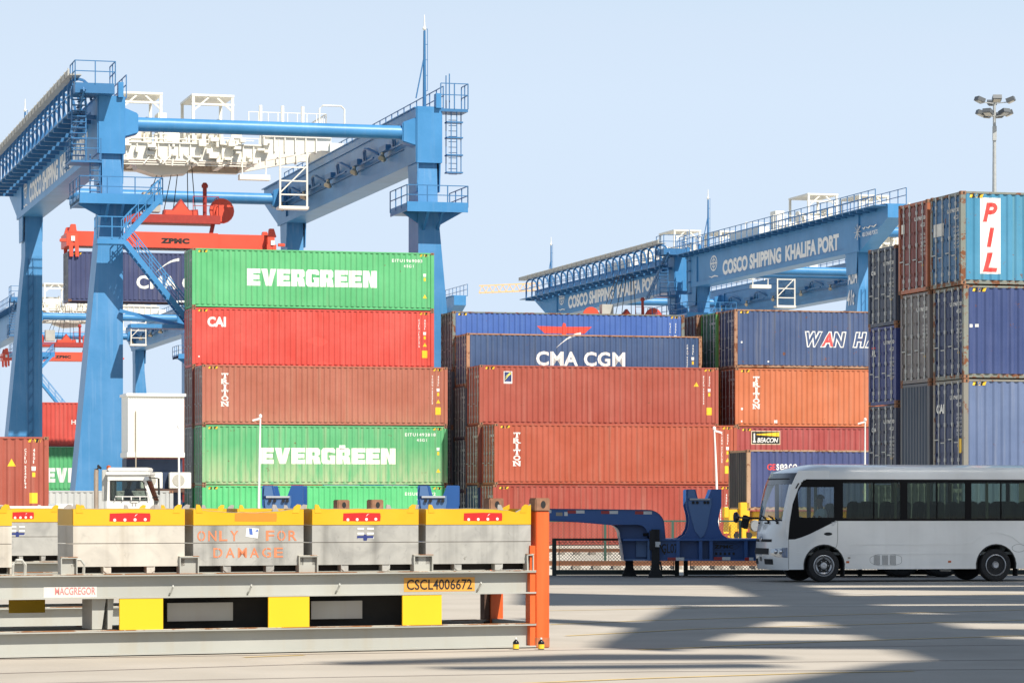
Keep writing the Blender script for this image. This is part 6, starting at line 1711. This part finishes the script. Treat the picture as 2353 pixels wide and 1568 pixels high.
# front details
fpatch(0.20, 0.80, 0.885, 0.945, 0.006, 16, 1).build('grille', black, bus); fpatch(0.25, 0.75, 0.61, 0.745, 0.006, 16, 2).build('grille', black, bus)
fpatch(0.18, 0.38, 0.39, 0.51, 0.006, 6, 2).build('air_intake', black, bus); fpatch(0.62, 0.82, 0.39, 0.51, 0.006, 6, 2).build('air_intake', black, bus)
fpatch(0.47, 0.49, 0.46, 0.55, 0.008, 2, 2).build('plate_mark', black_ink, bus); fpatch(0.51, 0.53, 0.46, 0.55, 0.008, 2, 2).build('plate_mark', black_ink, bus)
mb = MB(); c_ = front(0.5, 0.945, 0.012); rg = [(c_[0]-0.004, c_[1]+0.075*math.cos(a), c_[2]+0.058*math.sin(a)) for a in [2*math.pi*i/20 for i in range(21)]]; mb.path(rg, 0.011, 6)
rg = [(c_[0]-0.006, c_[1]+0.03*math.cos(a), c_[2]+0.055*math.sin(a)) for a in [2*math.pi*i/16 for i in range(17)]]; mb.path(rg, 0.009, 5); rg = [(c_[0]-0.006, c_[1]+0.06*math.cos(a), c_[2]+0.022+0.02*math.sin(a)) for a in [2*math.pi*i/16 for i in range(17)]]; mb.path(rg, 0.009, 5)
mb.build('emblem', plain('chrome', (0.6,0.6,0.62), 0.15, 1.0, vary=0.02), bus, smooth=60)
for u0, u1, fl in ((0.005, 0.20, 1), (0.80, 0.995, -1)):
    def hl(i, j):
        u = u0+(u1-u0)*i; e = (i if fl == 1 else 1-i)
        z0_ = 0.545+0.06*e**2; z1_ = 0.765-0.03*e
        return front(u, z0_+(z1_-z0_)*j, 0.010)
    h_ = MB().grid(hl, 8, 4).build('headlight', plain('headlight_lens', (0.42,0.45,0.48), 0.08, 0.6, vary=0.5, scale=22), bus, smooth=50)
    for uu in (0.35, 0.66):
        c_ = hl(uu if fl == 1 else 1-uu, 0.62); MB().lathe([(0.0,-0.02),(0.045,-0.015),(0.062,0.0),(0.066,0.02)], c_, 'x', 14).build('bulb_ring', plain('chrome', (0.6,0.6,0.62), 0.15, 1.0), h_, smooth=50)
mb = MB()
for u0, u1, zz in ((0.62, 0.36, 1.40), (0.35, 0.12, 1.40)):
    a = Vector(front(u1, 1.33, 0.03)); b = Vector(front(u0, 1.42, 0.015)); mb.bar(a, b, 0.022); mb.bar(Vector(front(u1,1.28,0.02)), a, 0.04); mb.bar(b-Vector((0.02,0.25,0.01)), b+Vector((0.01,0.2,0.04)), 0.02)
mb.build('wiper', black, bus)
for u in (0.45, 0.72): MB().bar(Vector(front(u,1.30,0.012)), Vector(front(u+0.05,1.30,0.012)), 0.03).build('washer_nozzle', black, bus)
MB().prism([(bx(1828)-0.02,bz(1121,0.1)),(bx(1828)+0.015,bz(1121,0.1)),(bx(1834)+0.02,bz(1109,0.1)),(bx(1834)-0.01,bz(1109,0.1))], -0.012, 0.0).build('pillar_vent', black, bus)
# far mirror arm, round mirror
mb = MB(); a = Vector(front(0.97, 1.40, 0.0)); mb.bar(a, a+Vector((-0.25,0.16,0.0)), 0.05); mb.bar(a+Vector((-0.30,0.16,-0.22)), a+Vector((-0.22,0.2,0.05)), 0.10, 0.16); mb.build('mirror', black, bus, bevel=0.01)
mb = MB().lathe([(0.0,-0.02),(0.11,-0.02),(0.13,0.03),(0.05,0.09),(0,0.1)], tuple(a+Vector((-0.50,0.16,0.02))), 'x', 14); mb.bar(a+Vector((-0.45,0.16,0.02)), a+Vector((-0.2,0.12,0.0)), 0.04); mb.build('round_mirror', blackgloss, bus, smooth=50)
# door seam and handle, vents, marker lamps, small print, flap
mb = MB(); xd = bx(1924)
for pts in ([(xd,zb_-0.01),(xd,0.95),(xd-0.02,0.80),(bx(1916),0.72)],[(0.005,0.96),(0.005,0.30)]):
    for p_, q_ in zip(pts[:-1], pts[1:]): mb.bar((p_[0],-0.001,p_[1]),(q_[0],-0.001,q_[1]),0.004,0.010)
mb.build('door_seam', plain('seam_grey', (0.18,0.18,0.17), 0.7), bus)
hx, hz_ = bp(1902, 1225.5)
MB().prism(arcp(hx, hz_, 0.095, 0.036, 0, 360, 16), -0.006, 0.0).build('door_handle', black, bus)
mb = MB()
for px in (2004, 2022.5, 2040.5):
    x0_ = bx(px)+0.03; x1_ = x0_+0.145
    for i in range(11): mb.box(x0_, x1_, -0.004, 0.0, 0.385+i*0.0195, 0.394+i*0.0195)
mb.build('vent_grille', plain('vent_dark', (0.13,0.13,0.13), 0.6), bus)
ring = arcp(bx(2034)+0.02, 0.49, 0.40, 0.135, 0, 360, 28); mb = MB()
for p_, q_ in zip(ring[:-1], ring[1:]):
    pc = lambda p: (min(max(p[0], bx(2034)-0.36), bx(2034)+0.37), min(max(p[1],0.365),0.615))
    mb.bar((*[pc(p_)[0]],-0.001,pc(p_)[1]),(pc(q_)[0],-0.001,pc(q_)[1]),0.003,0.006)
mb.build('vent_outline', plain('seam_grey', (0.18,0.18,0.17), 0.7), bus)
MBm = plain('amber_lens', (0.45,0.09,0.015), 0.3)
for px, py in ((1947,1290),(2181,1289)): MB().box(bx(px)-0.035, bx(px)+0.035, -0.008, 0.0, bz(py,bx(px))-0.022, bz(py,bx(px))+0.022).build('side_marker', MBm, bus)
x_, z_ = bp(1948,1280.5); MB().box(x_-0.06, x_+0.06, -0.003, 0.0, z_-0.03, z_+0.03).build('notice_sticker', plain('sticker_pale', (0.62,0.62,0.58), 0.5), bus); text_mb(MB(), '30', (x_-0.01,-0.0045,z_-0.018), (1,0,0), (0,0,1), wd=0.06, ht=0.036, bold=0.04).build('lettering', darkrust, bus)
x_, z_ = bp(1910,1203); mb = MB()
for i in range(3): mb.bar((x_,-0.002,z_+0.04-i*0.035),(x_+0.12-0.03*i,-0.002,z_+0.045-i*0.035),0.003,0.012)
mb.build('door_print', plain('print_grey', (0.38,0.40,0.42), 0.6), bus)
ring = arcp(bx(2340), bz(1258, 5.0), 0.16, 0.085, 0, 360, 20); mb = MB()
for p_, q_ in zip(ring[:-1], ring[1:]): mb.bar((p_[0],-0.001,p_[1]),(q_[0],-0.001,q_[1]),0.003,0.007)
mb.build('fuel_flap', plain('seam_grey', (0.18,0.18,0.17), 0.7), bus)
MB().tube((bx(2168), 0.25, 0.27), (bx(2192), 0.25, 0.26), 0.045, 10).build('exhaust_pipe', galv, bus)
MB().box(xf-0.8, LB_-0.3, 0.35, Wd-0.35, 0.32, 0.56).build('chassis', black, bus)
for x_ in (xf+0.46, xr+0.50): MB().box(x_, x_+0.02, 0.03, 0.3, 0.12, 0.45).build('mud_flap', black, bus)
RIM = plain('wheel_silver', (0.42,0.42,0.43), 0.35, 0.55, vary=0.1)
for cx, rear in ((xf, False), (xr, True)):
    for y, s_ in ((0.02, 1), (Wd-0.02, -1)):
        ty = MB().lathe([(0.235,0.02*s_),(0.25,0.0),(0.30,-0.010*s_),(0.345,0.0),(RT,0.04*s_),(RT,0.19*s_),(0.34,0.22*s_),(0.23,0.22*s_)], (cx,y,RT), 'y', 36).build('tyre', black, bus, smooth=35)
        prof = [(0,0.0),(0.05,-0.01*s_),(0.075,0.0),(0.08,0.03*s_),(0.15,0.02*s_),(0.18,0.0),(0.20,0.03*s_),(0.222,-0.012*s_),(0.238,-0.006*s_),(0.238,0.1*s_)]
        if rear: prof = [(0,-0.01*s_),(0.06,-0.015*s_),(0.085,0.02*s_),(0.09,0.10*s_),(0.15,0.10*s_),(0.19,0.09*s_),(0.212,0.03*s_),(0.222,-0.012*s_),(0.238,-0.006*s_),(0.238,0.12*s_)]
        ri = MB().lathe(prof, (cx,y,RT), 'y', 32).build('rim', RIM, bus, smooth=35)
        mb = MB(); yy = 0.004 if not rear else 0.088
        for i in range(5):
            a = math.radians(18+72*i); c_ = (cx+0.165*math.cos(a), y+(yy)*s_, RT+0.165*math.sin(a))
            pts = [(c_[0]+0.030*math.cos(b)*math.cos(a+math.pi/2)+0.018*math.sin(b)*math.cos(a), c_[1], c_[2]+0.030*math.cos(b)*math.sin(a+math.pi/2)+0.018*math.sin(b)*math.sin(a)) for b in [2*math.pi*j/12 for j in range(12)]]
            mb.add(pts, [tuple(range(12))])
        mb.build('rim_hole', black_ink, ri)
        mb = MB()
        for i in range(6):
            a = math.radians(60*i); mb.lathe([(0,-0.018*s_),(0.011,-0.014*s_),(0.012,0.01*s_)], (cx+0.105*math.cos(a), y+(0.01 if not rear else 0.09)*s_, RT+0.105*math.sin(a)), 'y', 6)
        mb.build('wheel_nut', galv, ri)
dp = BO + BU*sx + BV*0.45
seated_person((dp.x, dp.y, 1.07), BPHI, 'driver in a pale short sleeved shirt holding the wheel of the minibus', plain('pale_shirt', (0.50,0.56,0.58), 0.8, vary=0.06))

# ------------------------------------------------------------------ white yard tractor behind the bins
QY = 100.0; QS = F/QY
qo = at(240, HZ, QY); qo.z = YARD
def qx(px): return (px-240)/QS
def qz(py): return EYE + (HZ-py)/QS - YARD
t = thing('yard_tractor', (qo.x, qo.y, YARD), 0.0, 'white yard tractor with a tall exhaust stack behind the bins', 'truck')
QW = paint('tractor_white_paint', (0.74,0.73,0.69), rust=0.04, streak=0.3, dirt=(0.45,0.40,0.32))
shell = [(qx(247),qz(1110)),(qx(245),qz(1150)),(qx(252),qz(1290)),(qx(362),qz(1290)),(qx(356),qz(1152)),(qx(338),qz(1100)),(qx(334),qz(1092)),(qx(250),qz(1092))]
win = [(qx(254),qz(1104)),(qx(326),qz(1104)),(qx(330),qz(1108)),(qx(338),qz(1148)),(qx(254),qz(1148))]
lowp = [(qx(245),qz(1149)),(qx(252),qz(1290)),(qx(362),qz(1290)),(qx(353),qz(1149))]
for y0, y1 in ((0.0,0.05),(1.45,1.5)):
    mb = MB().prism(lowp, y0, y1); mb.prism([(qx(247),qz(1103)),(qx(246),qz(1149)),(qx(254),qz(1149)),(qx(254),qz(1103))], y0, y1); mb.prism([(qx(247),qz(1092)),(qx(334),qz(1092)),(qx(337),qz(1104)),(qx(247),qz(1104))], y0, y1); mb.prism([(qx(330),qz(1104)),(qx(336),qz(1104)),(qx(353),qz(1149)),(qx(345),qz(1149))], y0, y1)
    mb.build('cab_side', QW, t)
MB().box(qx(243), qx(345), -0.05, 1.55, qz(1091), qz(1083)).build('roof', QW, t, bevel=0.02)
MB().box(qx(246), qx(340), 0.1, 1.4, qz(1083), qz(1073)).build('roof_unit', QW, t, bevel=0.03)
MB().box(qx(247), qx(250), 0.05, 1.45, qz(1290), qz(1092)).build('cab_rear', QW, t)
MB().box(qx(232), qx(246), 0.2, 1.2, qz(1150), qz(1078)).build('air_filter', plain('aged_grey', (0.45,0.45,0.42), 0.6), t, bevel=0.02)
MB().prism([(qx(336),qz(1104)),(qx(353),qz(1149)),(qx(354),qz(1149)),(qx(338),qz(1104))], 0.06, 1.44).build('windscreen', glass('cab_windscreen', (0.7,0.75,0.72), 0.25), t)
MB().prism(win, 0.02, 0.03).build('window_pane', glass('cab_glass', (0.55,0.60,0.55)), t)
mb = MB()
for a, b in zip(win, win[1:]+win[:1]): mb.bar((a[0],-0.004,a[1]),(b[0],-0.004,b[1]),0.02,0.035)
mb.build('window_seal', black, t)
mb = MB(); mb.path([(qx(264),-0.05,qz(1148)),(qx(265),-0.05,qz(1140)),(qx(340),-0.05,qz(1140)),(qx(341),-0.05,qz(1148))], 0.018); 
for px in (282,302,322): mb.bar((qx(px),-0.05,qz(1148)),(qx(px),-0.05,qz(1140)),0.03)
mb.build('window_guard', QW, t)
mb = MB().path([(qx(218),0.3,qz(1290)),(qx(218),0.3,qz(1086)),(qx(219),0.3,qz(1078)),(qx(224),0.3,qz(1072))], 0.075, 10); mb.build('exhaust_stack', plain('heat_stained_steel', (0.36,0.29,0.23), 0.6, 0.3, vary=0.3), t, smooth=50)
MB().tube((qx(224),0.3,qz(1073)),(qx(227),0.3,qz(1070)),0.085,10).build('stack_tip', black, t)
mb = MB().bar((qx(340),0,qz(1096)),(qx(364),-0.1,qz(1098)),0.03); mb.bar((qx(365),-0.1,qz(1098)),(qx(366),-0.1,qz(1136)),0.16,0.05); mb.bar((qx(350),0,qz(1142)),(qx(366),-0.1,qz(1140)),0.025); mb.build('mirror', black, t)
MB().bar((qx(333),-0.06,qz(1100)),(qx(343),-0.06,qz(1097)),0.16,0.12).build('work_lamp', plain('lamp_grey', (0.3,0.32,0.34), 0.2, 0.5), t)
MB().lathe([(0,0),(0.07,0),(0.07,0.12),(0,0.15)], (qx(246),0.4,qz(1078)), n=10).build('beacon', MBm, t)
mb = MB().box(qx(252), qx(330), 0.2, 1.3, qz(1290), qz(1165)); mb.build('cab_floor', black, t)
text_mb(MB(), 'TT', (qx(300),-0.004,qz(1162)), (1,0,0), (0,0,1), wd=0.22, ht=0.12, bold=0.03).build('lettering', plain('dirt_grey_ink', (0.22,0.20,0.18), 0.6), t)
MB().box(qx(225), qx(225)+5.2, 0.2, 1.3, 0.55, 0.85).build('chassis', black, t)
for x in (qx(330), qx(225)+4.2):
    for y in (-0.1, 1.3): MB().lathe([(0,0),(0.28,0),(0.48,0.02),(0.50,0.08),(0.50,0.26),(0.46,0.3),(0,0.3)], (x,y,0.50), 'y', 20).build('wheel', black, t, smooth=35)
seated_person((qo.x+qx(293), QY+0.55, qz(1158)+YARD-0.02), math.pi, 'driver in a dark shirt and yellow vest inside the yard tractor', plain('dark_work_shirt', (0.03,0.06,0.12), 0.8))
# ------------------------------------------------------------------ unseen shade frame added over the apron, above and behind the camera:
# its slabs are shaped to throw the broken shade on ground, trailer and bus
QH = 30.0
QC = plain('shade_frame_paint', (0.10,0.25,0.45), 0.5)
t = thing('unseen_shade_frame', (30, 0, 0), 0.0, 'unseen frame added overhead to shade the bus and trailer', 'crane')
def lift(p, h=QH): return (p[0] + 0.506*h - 30, p[1] - 0.693*h)
def slab(name, pts, h=QH, th=0.6):
    MB().prism([lift(p, h) for p in pts], h, h+th, 'z').build(name, QC, t)
def shade_beam(name, a, b, w0, w1, h=QH, th=0.6):
    a = Vector((*gp(*a), 0)); b = Vector((*gp(*b), 0)); d = (b-a).normalized(); n = Vector((-d.y, d.x, 0))
    slab(name, [tuple((a-n*w0/2)[:2]), tuple((b-n*w1/2)[:2]), tuple((b+n*w1/2)[:2]), tuple((a+n*w0/2)[:2])], h, th)
def shade_poly(name, pts, h=QH, th=0.6): slab(name, [gp(*p) for p in pts], h, th)
slab('shade_deck', [(0.2,66.4),(16,65.8),(16,68.5),(5.2,68.5),(5.2,75.4),(0.2,75.4)])  # unseen slab added to shade the strip by the bus and trailer
slab('shade_deck', [(5.2,72.3),(18,73.0),(18,77.4),(5.2,75.6)])
for i in range(112):                                         # added slats with gaps, letting part of the sun reach the bus
    x = 5.2 + i*0.11
    slab('shade_slat', [(x,68.5),(x+0.05,68.5),(x+0.05,72.9),(x,72.4)], QH, 0.1)
shade_poly('shade_girder', [(1225,1361),(1500,1367),(1720,1371),(2430,1366),(2430,1386),(1700,1388),(1500,1390),(1225,1390)], 31.0)  # added slab, its outline taken from the shade band on the ground
shade_poly('walkway', [(1880,1350),(2430,1347),(2430,1358),(1880,1353)], 31.0)  # no real walkway: unseen slab added for a thin shade streak
shade_poly('side_girder', [(1420,1490),(1500,1440),(1590,1392),(1900,1397),(1760,1432),(1640,1470),(1560,1496)], 33.0)
shade_poly('walkway', [(1600,1394),(2430,1391),(2430,1402),(1640,1403)], 32.0)  # walkways from here on are added slabs, outlined by their ground shade
shade_poly('walkway', [(1640,1410),(2430,1412),(2430,1432),(1640,1425)], 34.0)
shade_poly('walkway', [(1560,1440),(2430,1447),(2430,1462),(1560,1452)], 36.0)
shade_poly('walkway', [(1420,1476),(2430,1470),(2430,1492),(1500,1488)], 36.0)
shade_poly('walkway', [(1240,1420),(1540,1432),(1500,1444),(1240,1428)], 36.0)
shade_poly('shade_strip', [(800,1524),(1400,1505),(1800,1506),(1800,1514),(1350,1516),(800,1527)], 40.0)  # last strips of added shade near the camera
shade_poly('shade_strip', [(1820,1575),(2100,1526),(2430,1506),(2430,1560),(2200,1580)], 38.0)
shade_poly('shade_strip', [(1050,1535),(1800,1527),(1800,1533),(1050,1538)], 40.0)
for x, y in ((26,-4),(26,24),(44,-4),(44,24)):
    MB().bar((x-30,y,0),(x-30,y,40),1.6).build('leg', QC, t)  # supports of the added overhead frame
for y in (-4, 24): MB().bar((26-30,y,39),(44-30,y,39),1.6).build('shade_frame_beam', QC, t)
for x in (26, 44): MB().bar((x-30,-4,40.9),(x-30,60,40.9),1.2).build('shade_frame_rail', QC, t)
